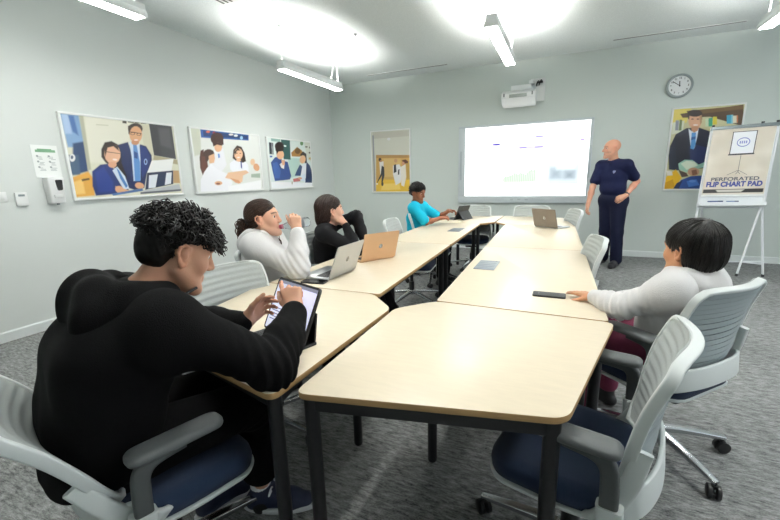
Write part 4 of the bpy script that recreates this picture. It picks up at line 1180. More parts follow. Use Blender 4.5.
class SDF:
    def __init__(self): self.p = []
    def cap(self, a, b, ra, rb=None, k=0.02, sub=False):
        self.p.append(('c', V3(a), V3(b), float(ra), float(ra if rb is None else rb), float(k), sub)); return self
    def ball(self, c, r, k=0.02, sub=False): return self.cap(c, V3(c) + 1e-5, r, r, k, sub)
    def ell(self, c, rad, R=None, k=0.02, sub=False):
        """R rows: the axes the three radii lie along"""
        self.p.append(('e', V3(c), np.eye(3) if R is None else np.array(R, float), V3(rad), None, float(k), sub)); return self
    def cut(self, c, n, k=0.004):
        """remove everything on the side n points to"""
        self.p.append(('h', V3(c), -unit(n), None, None, float(k), True)); return self
    def chain(self, pts, rs, k=0.02):
        for i in range(len(pts) - 1): self.cap(pts[i], pts[i + 1], rs[i], rs[i + 1], k)
        return self
    def one(self, i, P):
        t, a, b, c, d, k, s = self.p[i]
        if t == 'c':
            ab = b - a; L2 = ab @ ab + 1e-12
            h = np.clip((P - a) @ ab / L2, 0, 1)
            q = P - a - h[:, None] * ab
            return np.sqrt((q * q).sum(1)) - (c + (d - c) * h)
        if t == 'e':
            q = (P - a) @ b.T / c
            k0 = np.sqrt((q * q).sum(1)); q2 = q / c
            k1 = np.sqrt((q2 * q2).sum(1)) + 1e-9
            return k0 * (k0 - 1) / k1
        return (P - a) @ b
    def ev(self, P, idx=None):
        d = None
        for i in (range(len(self.p)) if idx is None else idx):
            di = self.one(i, P); k = self.p[i][5]; s = self.p[i][6]
            if d is None:
                d = di if not s else np.full(len(P), 1.0)
                if not s: continue
            if s:
                h = np.maximum(k - np.abs(d + di), 0) / k
                d = np.maximum(d, -di) + h * h * k * 0.25
            else:
                h = np.maximum(k - np.abs(d - di), 0) / k
                d = np.minimum(d, di) - h * h * k * 0.25
        return d
    def bounds(self):
        lo = []; hi = []
        for t, a, b, c, d, k, s in self.p:
            if s: continue
            if t == 'c':
                r = max(c, d); lo += [a - r, b - r]; hi += [a + r, b + r]
            elif t == 'e':
                r = np.sqrt(((b.T * c) ** 2).sum(1)); lo.append(a - r); hi.append(a + r)
        return np.min(lo, 0), np.max(hi, 0)
    def mesh(self, h, disp=None, amp=0.0, B=10):
        lo, hi = self.bounds(); pad = 0.02 + amp + 2 * h
        lo = lo - pad; hi = hi + pad
        nb = np.ceil((hi - lo) / (h * B)).astype(int) + 1
        n = nb * B
        G = np.empty(n, np.float32)
        bi = np.stack(np.meshgrid(*[np.arange(k) for k in nb], indexing='ij'), -1).reshape(-1, 3)
        C = lo + (bi * B + (B - 1) / 2) * h
        hd = h * B * 0.87
        D = np.stack([self.one(i, C) for i in range(len(self.p))], 1)
        full = self.ev(C)
        plus = [i for i in range(len(self.p)) if not self.p[i][6]]
        near = D[:, plus].min(1)
        act = (near < hd * 1.3 + 0.04 + amp) & (np.abs(full) < hd * 1.6 + 0.025 + amp)
        G4 = G.reshape(nb[0], B, nb[1], B, nb[2], B)
        base = np.where(full < 0, -1.0, 1.0).reshape(nb)
        G4[:] = base[:, None, :, None, :, None]
        loc = np.stack(np.meshgrid(*[np.arange(B)] * 3, indexing='ij'), -1).reshape(-1, 3) * h
        ks = np.array([q[5] for q in self.p])
        for bidx in np.nonzero(act)[0]:
            idx = np.nonzero(D[bidx] < hd * 1.5 + ks + 0.02)[0]
            if len(idx) == 0: continue
            P = lo + bi[bidx] * (B * h) + loc
            d = self.ev(P, idx)
            if disp is not None: d = d - disp(P)
            i, j, k = bi[bidx]
            G4[i, :, j, :, k, :] = d.reshape(B, B, B)
        return surface_nets(G, lo, h)

def surface_nets(G, lo, h):
    s = G < 0
    cnt = np.zeros(np.array(G.shape) - 1, np.int8)
    for a in (0, 1):
        for b in (0, 1):
            for c in (0, 1):
                cnt += s[a:G.shape[0] - 1 + a, b:G.shape[1] - 1 + b, c:G.shape[2] - 1 + c]
    mixed = (cnt > 0) & (cnt < 8)
    cells = np.argwhere(mixed)
    cid = np.full(mixed.shape, -1, np.int32); cid[mixed] = np.arange(len(cells))
    acc = np.zeros((len(cells), 3)); num = np.zeros(len(cells))
    cor = [(a, b, c) for a in (0, 1) for b in (0, 1) for c in (0, 1)]
    vals = {c: G[cells[:, 0] + c[0], cells[:, 1] + c[1], cells[:, 2] + c[2]].astype(np.float64) for c in cor}
    for c in cor:
        for ax in range(3):
            if c[ax]: continue
            e = list(c); e[ax] = 1; e = tuple(e)
            v0, v1 = vals[c], vals[e]
            m = (v0 < 0) != (v1 < 0)
            t = np.where(m, v0 / np.where(m, v0 - v1, 1), 0)
            p = np.tile(np.array(c, float), (len(cells), 1)); p[:, ax] = t
            acc[m] += p[m]; num[m] += 1
    V = lo + (cells + acc / np.maximum(num, 1)[:, None]) * h
    F = []
    for ax in range(3):
        o1, o2 = [(1, 2), (2, 0), (0, 1)][ax]
        sl0 = [slice(None)] * 3; sl1 = [slice(None)] * 3
        sl0[ax] = slice(0, -1); sl1[ax] = slice(1, None)
        ch = s[tuple(sl0)] != s[tuple(sl1)]
        E = np.argwhere(ch)
        ok = (E[:, o1] > 0) & (E[:, o2] > 0) & (E[:, o1] < mixed.shape[o1]) & (E[:, o2] < mixed.shape[o2])
        E = E[ok]
        ins = s[E[:, 0], E[:, 1], E[:, 2]]
        def cell(d1, d2):
            q = E.copy(); q[:, o1] += d1; q[:, o2] += d2
            return cid[q[:, 0], q[:, 1], q[:, 2]]
        quad = np.stack([cell(-1, -1), cell(0, -1), cell(0, 0), cell(-1, 0)], 1)
        quad[~ins] = quad[~ins][:, ::-1]
        F.append(quad[(quad >= 0).all(1)])
    return V, np.concatenate(F)

def np_mesh(name, V, F, attr=None):
    me = bpy.data.meshes.new(name)
    me.vertices.add(len(V)); me.vertices.foreach_set('co', np.asarray(V, np.float32).ravel())
    k = F.shape[1]
    me.loops.add(F.size); me.loops.foreach_set('vertex_index', F.astype(np.int32).ravel())
    me.polygons.add(len(F)); me.polygons.foreach_set('loop_start', np.arange(0, F.size, k, dtype=np.int32))
    me.polygons.foreach_set('use_smooth', np.ones(len(F), bool))
    me.update(calc_edges=True)
    if attr is not None:
        at = me.color_attributes.new('ink', 'FLOAT_COLOR', 'POINT')
        at.data.foreach_set('color', np.concatenate([attr, np.ones((len(V), 1))], 1).astype(np.float32).ravel())
    return me

_wr = np.random.default_rng(11)
_WD = _wr.normal(size=(10, 3)); _WD /= np.linalg.norm(_WD, axis=1)[:, None]; _WP = _wr.uniform(0, 6.28, 10)
def noise(P, freq):
    x = P * freq
    w = np.sin(x @ _WD[:3].T * 0.7 + _WP[:3])
    d = np.zeros(len(P))
    for i in range(3, 10): d += np.sin(x @ _WD[i] * (0.7 + 0.16 * i) + 1.6 * w[:, i % 3] + _WP[i])
    return d / 7
def folds(amp, freq, arms=()):
    """soft random cloth relief; arms: (a, elbow, b, strength) add ring folds at the bend"""
    def f(P):
        n = noise(P, freq); r = 1 - 2 * np.abs(noise(P + 3.1, freq * 0.55))
        d = amp * (0.55 * n + 0.45 * r)
        for (a, e, b, st, sig) in arms:
            q = P - e; L = np.sqrt((q * q).sum(1))
            ax = unit(unit(b - e) - unit(a - e)) if np.linalg.norm(unit(b - e) - unit(a - e)) > .1 else unit(b - a)
            ph = q @ ax
            d += st * np.sin(ph * 2 * PI / 0.034 + 2.2 * noise(P, 14)) * np.exp(-(L / sig) ** 2)
        return d
    return f

# ---------------------------------------------------------------- heads
class Head:
    def __init__(self, c, f, u=(0, 0, 1), s=1.0):
        self.c = V3(c); self.f = unit(f); u = V3(u); self.u = unit(u - self.f * (u @ self.f)); self.l = np.cross(self.u, self.f); self.s = s
        self.R = np.array([self.l, self.f, self.u])
    def at(self, x, y, z): return self.c + self.s * (x * self.l + y * self.f + z * self.u)
    def loc(self, P): return (P - self.c) @ self.R.T / self.s

def head_prims(S, H, male=True, nose=1.0):
    s = H.s; A = H.at; R = H.R
    E = lambda c, r, k=0.02, sub=False: S.ell(A(*c), V3(r) * s, R, k * s, sub)
    C = lambda a, b, ra, rb, k=0.012, sub=False: S.cap(A(*a), A(*b), ra * s, rb * s, k * s, sub)
    E((0, -0.012, 0.042), (0.073, 0.095, 0.083), 0.02)
    E((0, 0.030, 0.010), (0.066, 0.066, 0.080), 0.03)
    E((0, 0.038, -0.055), (0.053, 0.054, 0.060), 0.03)
    jw = 0.045 if male else 0.040
    for q in (-1, 1):
        C((q * 0.058, 0.0, -0.045), (q * 0.022, 0.078, -0.098), 0.016, 0.017, 0.03)
        E((q * 0.040, 0.064, -0.020), (0.024, 0.022, 0.024), 0.02)
    C((-0.010, 0.083, -0.100), (0.010, 0.083, -0.100), 0.016, 0.016, 0.02)
    C((-0.034, 0.083, 0.033), (0.034, 0.083, 0.033), 0.010, 0.010, 0.02)
    for q in (-1, 1):
        E((q * 0.032, 0.100, 0.014), (0.019, 0.014, 0.0115), 0.014, True)
    C((0, 0.093, 0.022), (0, 0.115 * (0.5 + 0.5 * nose), -0.020), 0.008, 0.0115 * nose, 0.014)
    for q in (-1, 1): C((q * 0.011, 0.100, -0.026), (q * 0.010, 0.106, -0.026), 0.0078, 0.0075, 0.008)
    C((-0.018, 0.088, -0.057), (0.018, 0.088, -0.057), 0.0052, 0.0052, 0.008)
    C((-0.008, 0.094, -0.056), (0.008, 0.094, -0.056), 0.0055, 0.0055, 0.008)
    C((-0.014, 0.091, -0.067), (0.014, 0.091, -0.067), 0.0066, 0.0066, 0.006)
    for q in (-1, 1):      # ears: a thin plate, a raised rim and a lobe
        C((q * 0.066, 0.006, -0.012), (q * 0.074, -0.002, 0.004), 0.012, 0.012, 0.012)
        pl = [unit(H.l - q * 0.45 * H.f), unit(H.f + q * 0.45 * H.l - 0.15 * H.u), unit(H.u + 0.15 * H.f)]
        S.ell(A(q * 0.079, -0.006, 0.002), V3(0.0045, 0.015, 0.026) * s, pl, 0.006 * s)
        rim = [(0.076, 0.010, -0.026), (0.080, -0.001, -0.030), (0.085, -0.012, -0.018), (0.092, -0.023, 0.004), (0.091, -0.022, 0.022), (0.085, -0.008, 0.032), (0.078, 0.009, 0.026), (0.075, 0.012, 0.012)]
        rr_ = [0.0055, 0.0068, 0.0050, 0.0046, 0.0046, 0.0046, 0.0042, 0.0036]
        for a in range(len(rim) - 1):
            p0, p1 = rim[a], rim[a + 1]
            C((q * p0[0], p0[1], p0[2]), (q * p1[0], p1[1], p1[2]), rr_[a], rr_[a + 1], 0.005)

def head_tint(H, P, col, skin, lip, brow=None):
    q = H.loc(P); skin = np.array(lin(skin)); lip = np.array(lin(lip))
    m = np.exp(-((q[:, 0] / 0.021) ** 4 + ((q[:, 2] + 0.061) / 0.0085) ** 4)) * (q[:, 1] > 0.07)
    col = col * (1 - m[:, None]) + lip * m[:, None]
    ear = np.clip((np.abs(q[:, 0]) - 0.068) / 0.01, 0, 1) * (np.abs(q[:, 2]) < 0.05) * (np.abs(q[:, 1] + 0.01) < 0.035)
    col = col * (1 - 0.3 * ear[:, None]) + (skin * np.array([1.05, 0.78, 0.72])) * 0.3 * ear[:, None]
    ch = np.exp(-(((np.abs(q[:, 0]) - 0.042) / 0.02) ** 2 + ((q[:, 2] + 0.028) / 0.02) ** 2)) * (q[:, 1] > 0.04) * 0.35
    col = col * (1 - ch[:, None]) + (skin * np.array([1.04, 0.80, 0.76])) * ch[:, None]
    if brow:
        b = np.array(lin(brow))
        w = np.abs(q[:, 0])
        bz = 0.036 + 0.004 * np.sin((w - 0.012) / 0.04 * PI)
        m = np.exp(-((q[:, 2] - bz) / 0.0046) ** 4) * (w > 0.012) * (w < 0.052) * (q[:, 1] > 0.06) * 0.9
        col = col * (1 - m[:, None]) + b * m[:, None]
    return col

M_EYE = mat('eye', 'ffffff', 0.12, attr='ink')
def eyes(H, parent, iris='3a2416', look=(0, 0)):
    for q in (-1, 1):
        mb = MB(); r = 0.0122 * H.s; c = H.at(q * 0.031, 0.0775, 0.014)
        d0 = unit(H.f + q * 0.06 * H.l + look[0] * H.l + look[1] * H.u)
        t1 = unit(np.cross(d0, H.u)); t2 = np.cross(t1, d0)
        vs = [c + d0 * r]; cols = [lin('050505')]; rings = 10; n = 16; fs = []
        for i in range(1, rings):
            a = PI * i / rings
            for k in range(n):
                b = 2 * PI * k / n
                vs.append(c + r * (d0 * math.cos(a) + math.sin(a) * (t1 * math.cos(b) + t2 * math.sin(b))))
                cols.append(lin('08070a') if i == 1 else lin(iris) if i == 2 else lin('e9e6e2'))
        vs.append(c - d0 * r); cols.append(lin('e9e6e2'))
        tri = [(0, 1 + k, 1 + (k + 1) % n) for k in range(n)]
        for i in range(rings - 2):
            o = 1 + i * n
            for k in range(n): tri += [(o + k, o + n + k, o + n + (k + 1) % n), (o + k, o + n + (k + 1) % n, o + (k + 1) % n)]
        o = 1 + (rings - 2) * n
        tri += [(o + k, len(vs) - 1, o + (k + 1) % n) for k in range(n)]
        me = np_mesh('eye', np.array(vs), np.array(tri), np.array(cols))
        link('eye', me, M_EYE, parent, 180)
        # upper and lower lids
    return

# ---------------------------------------------------------------- hands
def hand_prims(S, w, f, nrm, side, curls=(0.5, 0.5, 0.5, 0.5), s=1.0, thumb=(0.8, 0.3), spread=0.06, bend=0.0):
    """w wrist, f direction of the metacarpals, nrm the back of the hand, side +1 when the thumb lies towards cross(f, nrm)"""
    f = unit(f); nrm = unit(V3(nrm) - f * (V3(nrm) @ f)); x = np.cross(f, nrm) * side       # x points to the thumb side
    w = V3(w)
    mc = []
    Lm = [0.088, 0.090, 0.084, 0.077]; off = [0.028, 0.009, -0.010, -0.028]
    for i in range(4):
        b = w + (f * 0.012 + x * off[i] * 0.55) * s
        m = w + (f * Lm[i] + x * off[i]) * s
        S.cap(b, m, 0.0150 * s, 0.0115 * s, 0.014 * s); mc.append(m)
    S.cap(w - f * 0.02 * s, w + f * 0.02 * s, 0.024 * s, 0.022 * s, 0.02 * s)
    Lf = [0.072, 0.080, 0.075, 0.058]; rf = [0.0088, 0.009, 0.0086, 0.0075]
    for i in range(4):
        c = curls[i]; d = unit(f + x * spread * (1.5 - i)); p = mc[i]; tot = 0
        for j, (fr, k) in enumerate(((0.46, 1.0), (0.30, 1.15), (0.24, 0.75))):
            tot += c * k
            dd = d * math.cos(tot) - nrm * math.sin(tot)
            e = p + dd * Lf[i] * fr * s
            r0 = rf[i] * (1 - 0.10 * j); S.cap(p, e, r0 * s, r0 * 0.92 * s, 0.006 * s); p = e
    b = w + (f * 0.022 + x * 0.020 - nrm * 0.006) * s
    a1, a2 = thumb
    d = unit(f * math.cos(a1) + x * math.sin(a1) - nrm * 0.35)
    e = b + d * 0.046 * s; S.cap(b, e, 0.0160 * s, 0.0120 * s, 0.014 * s)
    d = unit(d + f * a2 - x * a2 * 0.5 - nrm * 0.15); e2 = e + d * 0.034 * s; S.cap(e, e2, 0.0110 * s, 0.0100 * s, 0.006 * s)
    d = unit(d + f * a2 * 0.6 - x * a2 * 0.5); e3 = e2 + d * 0.026 * s; S.cap(e2, e3, 0.0100 * s, 0.0080 * s, 0.005 * s)

# ---------------------------------------------------------------- bodies and clothes from a set of joints
def lerp(a, b, t): return V3(a) * (1 - t) + V3(b) * t
class Pose:
    def __init__(self, **k):
        for q, v in k.items():
            setattr(self, q, V3(v) if isinstance(v, (tuple, list)) and len(v) == 3 and not isinstance(v[0], (tuple, list)) else v)
def body_sdf(J, g=1.0, male=True, nose=1.0):
    S = SDF(); H = J.head
    rc, rp = J.rtc, J.rtp
    S.cap(J.pelvis - rp * 0.075 * g, J.pelvis + rp * 0.075 * g, 0.092 * g, None, 0.06)
    wst = lerp(J.pelvis, J.chest, 0.5)
    S.cap(wst - rc * 0.06 * g, wst + rc * 0.06 * g, 0.085 * g, None, 0.07)
    S.cap(J.chest - rc * 0.075 * g, J.chest + rc * 0.075 * g, 0.095 * g, None, 0.07)
    S.cap(J.shR, J.shL, 0.050 * g, None, 0.06)
    S.cap(J.chest, J.neck, 0.075 * g, 0.055 * g, 0.05)
    S.cap(J.neck, H.at(0, -0.018, -0.03), 0.054 * g, 0.050 * H.s, 0.03)
    for sd in 'LR':
        sh, el, wr = getattr(J, 'sh' + sd), getattr(J, 'el' + sd), getattr(J, 'wr' + sd)
        S.cap(J.neck, sh, 0.040 * g, 0.042 * g, 0.04)
        S.cap(sh, el, 0.047 * g, 0.037 * g, 0.03); S.cap(el, lerp(el, wr, .35), 0.037 * g, 0.038 * g, 0.02); S.cap(lerp(el, wr, .35), wr, 0.038 * g, 0.024 * g, 0.02)
        hp, kn, an, to = (getattr(J, q + sd) for q in ('hip', 'kn', 'an', 'to'))
        S.cap(hp, kn, 0.082 * g, 0.054 * g, 0.04); S.cap(kn, lerp(kn, an, .35), 0.052 * g, 0.053 * g, 0.03); S.cap(lerp(kn, an, .35), an, 0.053 * g, 0.034 * g, 0.02)
        S.cap(an - V3(0, 0, 0.02), to, 0.034 * g, 0.024 * g, 0.02)
    head_prims(S, H, male, nose)
    for sd in 'LR':
        h = getattr(J, 'hand' + sd, None)
        if h: hand_prims(S, getattr(J, 'wr' + sd), **h)
    return S

def top_sdf(J, g=1.0, t=0.018, slv=1.0, ts=None, hem=0.10, collar=0.02, belly=0.0):
    """shirt or sweater over the torso and arms; slv = share of the arm covered (2 = to the wrist)"""
    S = SDF(); rc, rp = J.rtc, J.rtp; ts = t if ts is None else ts
    up = unit(J.chest - J.pelvis)
    lowp = J.pelvis - up * hem * 0.4
    S.cap(lowp - rp * 0.080 * g, lowp + rp * 0.080 * g, 0.100 * g + t, None, 0.06)
    wst = lerp(J.pelvis, J.chest, 0.5)
    fwd = np.cross(up, rc)
    S.cap(wst - rc * 0.065 * g + fwd * belly, wst + rc * 0.065 * g + fwd * belly, 0.090 * g + t + belly * 0.5, None, 0.07)
    S.cap(J.chest - rc * 0.078 * g, J.chest + rc * 0.078 * g, 0.098 * g + t, None, 0.07)
    S.cap(J.shR, J.shL, 0.050 * g + t, None, 0.06)
    S.cap(J.chest, J.neck - up * 0.02, 0.080 * g + t, 0.056 * g + t * 0.5, 0.05)
    for sd in 'LR':
        sh, el, wr = getattr(J, 'sh' + sd), getattr(J, 'el' + sd), getattr(J, 'wr' + sd)
        S.cap(J.neck - up * 0.015, sh, 0.038 * g + t * .6, 0.044 * g + t, 0.05)
        if slv <= 1:
            S.cap(sh, lerp(sh, el, slv), 0.048 * g + ts, 0.050 * g + ts, 0.03)
        else:
            S.cap(sh, el, 0.050 * g + ts, 0.044 * g + ts, 0.04)
            q = slv - 1
            S.cap(el, lerp(el, wr, q * 0.5), 0.044 * g + ts, 0.041 * g + ts, 0.03)
            S.cap(lerp(el, wr, q * 0.5), lerp(el, wr, q), 0.041 * g + ts, 0.027 * g + ts * 0.75, 0.02)
    return S

def legs_sdf(J, g=1.0, t=0.014, end=0.93, flare=0.0):
    S = SDF(); rp = J.rtp
    S.cap(J.pelvis - rp * 0.078 * g, J.pelvis + rp * 0.078 * g, 0.096 * g + t, None, 0.06)
    for sd in 'LR':
        hp, kn, an = (getattr(J, q + sd) for q in ('hip', 'kn', 'an'))
        S.cap(hp, kn, 0.084 * g + t, 0.058 * g + t, 0.04)
        S.cap(kn, lerp(kn, an, end), 0.056 * g + t, 0.042 * g + t + flare, 0.03)
    return S

def shoe_sdf(an, to, g=1.0):
    S = SDF(); an = V3(an); to = V3(to); d = to - an; d[2] = 0; d = unit(d); s = np.cross(d, V3(0, 0, 1))
    heel = V3(an[0], an[1], 0.036 * g) - d * 0.035 * g; ball = heel + d * 0.16 * g; tip = heel + d * 0.215 * g
    ball[2] = 0.034 * g; tip[2] = 0.030 * g
    S.cap(heel, ball, 0.034 * g, 0.038 * g, 0.02)
    S.cap(ball - s * 0.012 * g, tip - s * 0.004 * g, 0.034 * g, 0.026 * g, 0.02); S.cap(ball + s * 0.012 * g, tip + s * 0.004 * g, 0.034 * g, 0.026 * g, 0.02)
    S.cap(an + V3(0, 0, -0.005), heel + V3(0, 0, 0.02) + d * 0.02, 0.040 * g, 0.036 * g, 0.03)
    S.cap(an, ball + V3(0, 0, 0.01), 0.034 * g, 0.030 * g, 0.03)
    S.cut(an + V3(0, 0, 0.018), (0, 0, 1), 0.006)
    S.cut((0, 0, 0.004), (0, 0, -1), 0.004)
    return S

def sdf_obj(name, S, h, m, parent=None, disp=None, amp=0.0, tint=None):
    V, F = S.mesh(h, disp, amp)
    return link(name, np_mesh(name, V, F, tint(V) if tint else None), m, parent, 180)

def person_root(S, h, base, label, skin, tint, group=None):
    V, F = S.mesh(h)
    col = np.tile(np.array(lin(skin)), (len(V), 1)); col = tint(V, col)
    base = V3(base)
    me = np_mesh('person', V - base, F, col)
    o = link('person', me, M_SKIN, None, 180)
    o.location = tuple(base); WM[o.name] = Matrix.Translation(tuple(base))
    tag(o, label, 'person', group)
    return o
M_SKIN = mat('skin', 'ffffff', 0.48, attr='ink', sss=0.12, bump=0.04, scale=300, spec=0.35)

# ---------------------------------------------------------------- hair strands
def tubes(name, paths, radii, m, parent, n=4, col=None, vary=0.45):
    """paths (N, K, 3), radii (K,) or (N, K)"""
    paths = np.asarray(paths); N, K, _ = paths.shape
    radii = np.broadcast_to(np.asarray(radii), (N, K))
    d = np.gradient(paths, axis=1); d /= np.linalg.norm(d, axis=2, keepdims=True) + 1e-9
    ref = np.array([0.31, 0.52, 0.79]); s = np.cross(d, ref); s /= np.linalg.norm(s, axis=2, keepdims=True) + 1e-9
    u = np.cross(s, d)
    ang = np.arange(n) * 2 * PI / n
    V = paths[:, :, None, :] + radii[:, :, None, None] * (np.cos(ang)[None, None, :, None] * s[:, :, None, :] + np.sin(ang)[None, None, :, None] * u[:, :, None, :])
    idx = np.arange(N * K * n).reshape(N, K, n)
    a = idx[:, :-1, :]; b = idx[:, 1:, :]
    F = np.stack([a, np.roll(a, -1, 2), np.roll(b, -1, 2), b], -1).reshape(-1, 4)
    at = None
    if col is not None:
        g = np.random.default_rng(N).lognormal(0, vary, N)[:, None, None, None]
        at = (np.array(lin(col)) * g * np.ones((N, K, n, 3))).reshape(-1, 3)
    return link(name, np_mesh(name, V.reshape(-1, 3), F, at), m, parent, 180)

def comb(S, P, field, steps, step, lift, rng, jit=0.15):
    """strands that run over the implicit surface S along a direction field"""
    P = P.copy(); out = []
    eps = 0.0015
    for i in range(steps):
        d = S.ev(P)
        g = np.stack([(S.ev(P + e) - S.ev(P - e)) / (2 * eps) for e in np.eye(3) * eps], 1)
        g /= np.linalg.norm(g, axis=1, keepdims=True) + 1e-9
        if i == 0: lift_ = lift * rng.uniform(0.2, 2.6, len(P))
        P = P - g * (d - lift_)[:, None]
        out.append(P.copy())
        v = field(P); v = v - g * (v * g).sum(1, keepdims=True)
        v /= np.linalg.norm(v, axis=1, keepdims=True) + 1e-9
        P = P + v * step
    return np.stack(out, 1)
def on_shell(H, n, rng, zmin=-0.06, fmax=0.08, rad=(0.085, 0.105, 0.095), cz=0.035):
    """random points round the head, hair side"""
    out = []
    while len(out) < n:
        v = rng.normal(size=3); v /= np.linalg.norm(v)
        q = v * np.array(rad) + np.array([0, -0.012, cz])
        if q[2] < zmin: continue
        if q[1] > fmax and q[2] < 0.07: continue
        if q[1] > 0.03 and q[2] < 0.03: continue
        out.append(H.at(*q))
    return np.array(out)

M_STRAND = mat('hair_strand', 'ffffff', 0.42, attr='ink', spec=0.35)
# ================================================================== the teenager in the black hoodie
M_BLACKCLOTH = mat('black_cotton', '060607', 0.95, bump=0.25, scale=350, spec=0.12)
M_BLACKTRS = mat('black_trousers_cloth', '070708', 0.95, bump=0.2, scale=350, spec=0.12)
M_HAIRB = mat('hair_black', '090706', 0.55, spec=0.22)
M_HAIRD = mat('hair_dark_brown', '1e120d', 0.5, spec=0.28)
def vdir(x, y, z=0.0): return unit((x, y, z))
def teenager():
    F = vdir(0.30, 0.954); Rt = vdir(0.954, -0.30)
    H = Head((3.332, -6.281, 1.132), (0.34, 0.86, -0.40), (0, 0, 1), 1.0)
    J = Pose(head=H, pelvis=(3.175, -6.515, 0.575), chest=(3.245, -6.455, 0.86), neck=(3.283, -6.378, 1.012), rtc=Rt, rtp=Rt,
             shR=(3.455, -6.435, 0.975), shL=(3.115, -6.33, 0.975),
             elR=(3.650, -6.255, 0.790), wrR=(3.585, -6.045, 0.890), elL=(3.13, -6.13, 0.81), wrL=(3.350, -6.062, 0.818),
             hipR=(3.26, -6.53, 0.56), knR=(3.445, -6.115, 0.555), anR=(3.355, -6.07, 0.10), toR=(3.52, -5.99, 0.03),
             hipL=(3.09, -6.48, 0.56), knL=(3.25, -6.06, 0.555), anL=(3.17, -6.16, 0.10), toL=(3.22, -5.98, 0.03),
             handR=dict(f=(-0.42, 0.35, 0.60), nrm=(0.25, -0.72, 0.55), side=-1, curls=(0.28, 0.85, 1.0, 1.05), thumb=(0.55, 0.3)),
             handL=dict(f=(0.12, 0.72, 0.36), nrm=(-0.85, 0.10, 0.10), side=1, curls=(0.45, 0.5, 0.55, 0.6), thumb=(0.75, 0.2)))
    S = body_sdf(J, 1.0)
    skin = 'c6967c'
    root = person_root(S, 0.0042, (3.175, -6.515, 0.0), 'person with black curly hair in a black hoodie touching a tablet', skin,
                       lambda V, c: head_tint(H, V, c, skin, 'a9645a', '1a120e'))
    # hoodie
    T = top_sdf(J, 1.0, 0.022, 1.93, 0.022, 0.16, belly=0.005)
    for sd in 'LR':
        el, wr = getattr(J, 'el' + sd), getattr(J, 'wr' + sd)
        T.cap(lerp(el, wr, 0.82), lerp(el, wr, 0.97), 0.040, 0.035, 0.012)
    up = V3(0, 0, 1)
    T.cap(J.chest - F * 0.040 - Rt * 0.055, J.chest - F * 0.040 + Rt * 0.10 + up * 0.01, 0.115, None, 0.08)
    T.cap(lerp(J.pelvis, J.chest, 0.45) - F * 0.025 - Rt * 0.035, lerp(J.pelvis, J.chest, 0.45) - F * 0.025 + Rt * 0.085, 0.120, None, 0.10)
    T.cap(lerp(J.pelvis, J.chest, 0.1) - Rt * 0.02, lerp(J.pelvis, J.chest, 0.1) + Rt * 0.09, 0.110, None, 0.08)
    T.cap(J.chest + Rt * 0.10 + up * 0.02, J.shR - up * 0.05 - F * 0.02, 0.10, 0.085, 0.09)
    T.cap(J.chest - Rt * 0.08 + up * 0.02, J.shL - up * 0.05 - F * 0.02, 0.095, 0.080, 0.09)
    T.cut(J.pelvis + V3(0, 0, -0.045), (0, 0, -1), 0.02)
    dsp = folds(0.008, 22, [(J.shR, J.elR, J.wrR, 0.006, 0.11), (J.shL, J.elL, J.wrL, 0.005, 0.10)])
    sdf_obj('hoodie', T, 0.0055, M_BLACKCLOTH, root, dsp, 0.014)
    # hood lying on the back and round the neck
    D = SDF(); nk = J.neck
    rim = [nk + F * 0.075 - Rt * 0.035 + V3(0, 0, -0.015), nk + F * 0.035 - Rt * 0.095 + V3(0, 0, 0.01), nk - F * 0.04 - Rt * 0.125 + V3(0, 0, 0.035), nk - F * 0.10 - Rt * 0.07 + V3(0, 0, 0.05),
           nk - F * 0.11 + Rt * 0.03 + V3(0, 0, 0.045), nk - F * 0.05 + Rt * 0.11 + V3(0, 0, 0.03), nk + F * 0.035 + Rt * 0.095 + V3(0, 0, 0.01), nk + F * 0.08 + Rt * 0.03 + V3(0, 0, -0.02)]
    D.chain(rim, [0.022, 0.028, 0.036, 0.038, 0.038, 0.036, 0.028, 0.022], 0.03)
    D.chain([nk - F * 0.085 - Rt * 0.185 + V3(0, 0, 0.035), nk - F * 0.115 - Rt * 0.075 + V3(0, 0, 0.012), nk - F * 0.12 + Rt * 0.08 + V3(0, 0, -0.02), nk - F * 0.07 + Rt * 0.14 + V3(0, 0, -0.01)], [0.012, 0.052, 0.055, 0.035], 0.05)
    D.chain([nk - F * 0.105 - Rt * 0.10 + V3(0, 0, -0.05), nk - F * 0.115 + Rt * 0.07 + V3(0, 0, -0.085)], [0.075, 0.065], 0.06)
    D.chain([nk + Rt * 0.11 + V3(0, 0, 0.0), nk + F * 0.02 + Rt * 0.14 + V3(0, 0, -0.045)], [0.05, 0.04], 0.05)
    sdf_obj('hood', D, 0.005, M_BLACKCLOTH, root, folds(0.010, 24), 0.014)
    # trousers and their small tag
    L = legs_sdf(J, 1.0, 0.020, 0.74, 0.012)
    sdf_obj('trousers', L, 0.006, M_BLACKTRS, root, folds(0.004, 24, [(J.hipR, J.knR, J.anR, 0.005, 0.12)]), 0.01)
    P = lerp(J.hipR, J.knR, 0.30) + Rt * 0.12 + V3(0, 0, 0.04)
    for _ in range(10):
        dd = L.ev(P[None])[0]; g = np.array([(L.ev((P + e)[None])[0] - L.ev((P - e)[None])[0]) for e in np.eye(3) * 0.003]) / 0.006
        N_ = unit(g); P = P - N_ * (dd - 0.004)
    s_ = unit(np.cross(V3(0, 0, 1), N_)); u_ = np.cross(N_, s_)
    vs = [P + s_ * x + u_ * y + N_ * o for o in (-0.001, 0.0025) for (x, y) in ((-.0045, -.02), (.0045, -.02), (.0045, .02), (-.0045, .02))]
    MB().add(vs, [(0, 1, 2, 3), (4, 5, 6, 7), (0, 1, 5, 4), (1, 2, 6, 5), (2, 3, 7, 6), (3, 0, 4, 7)]).build('side_tag', mat('tag_rust', '8a4a34', 0.8), root)
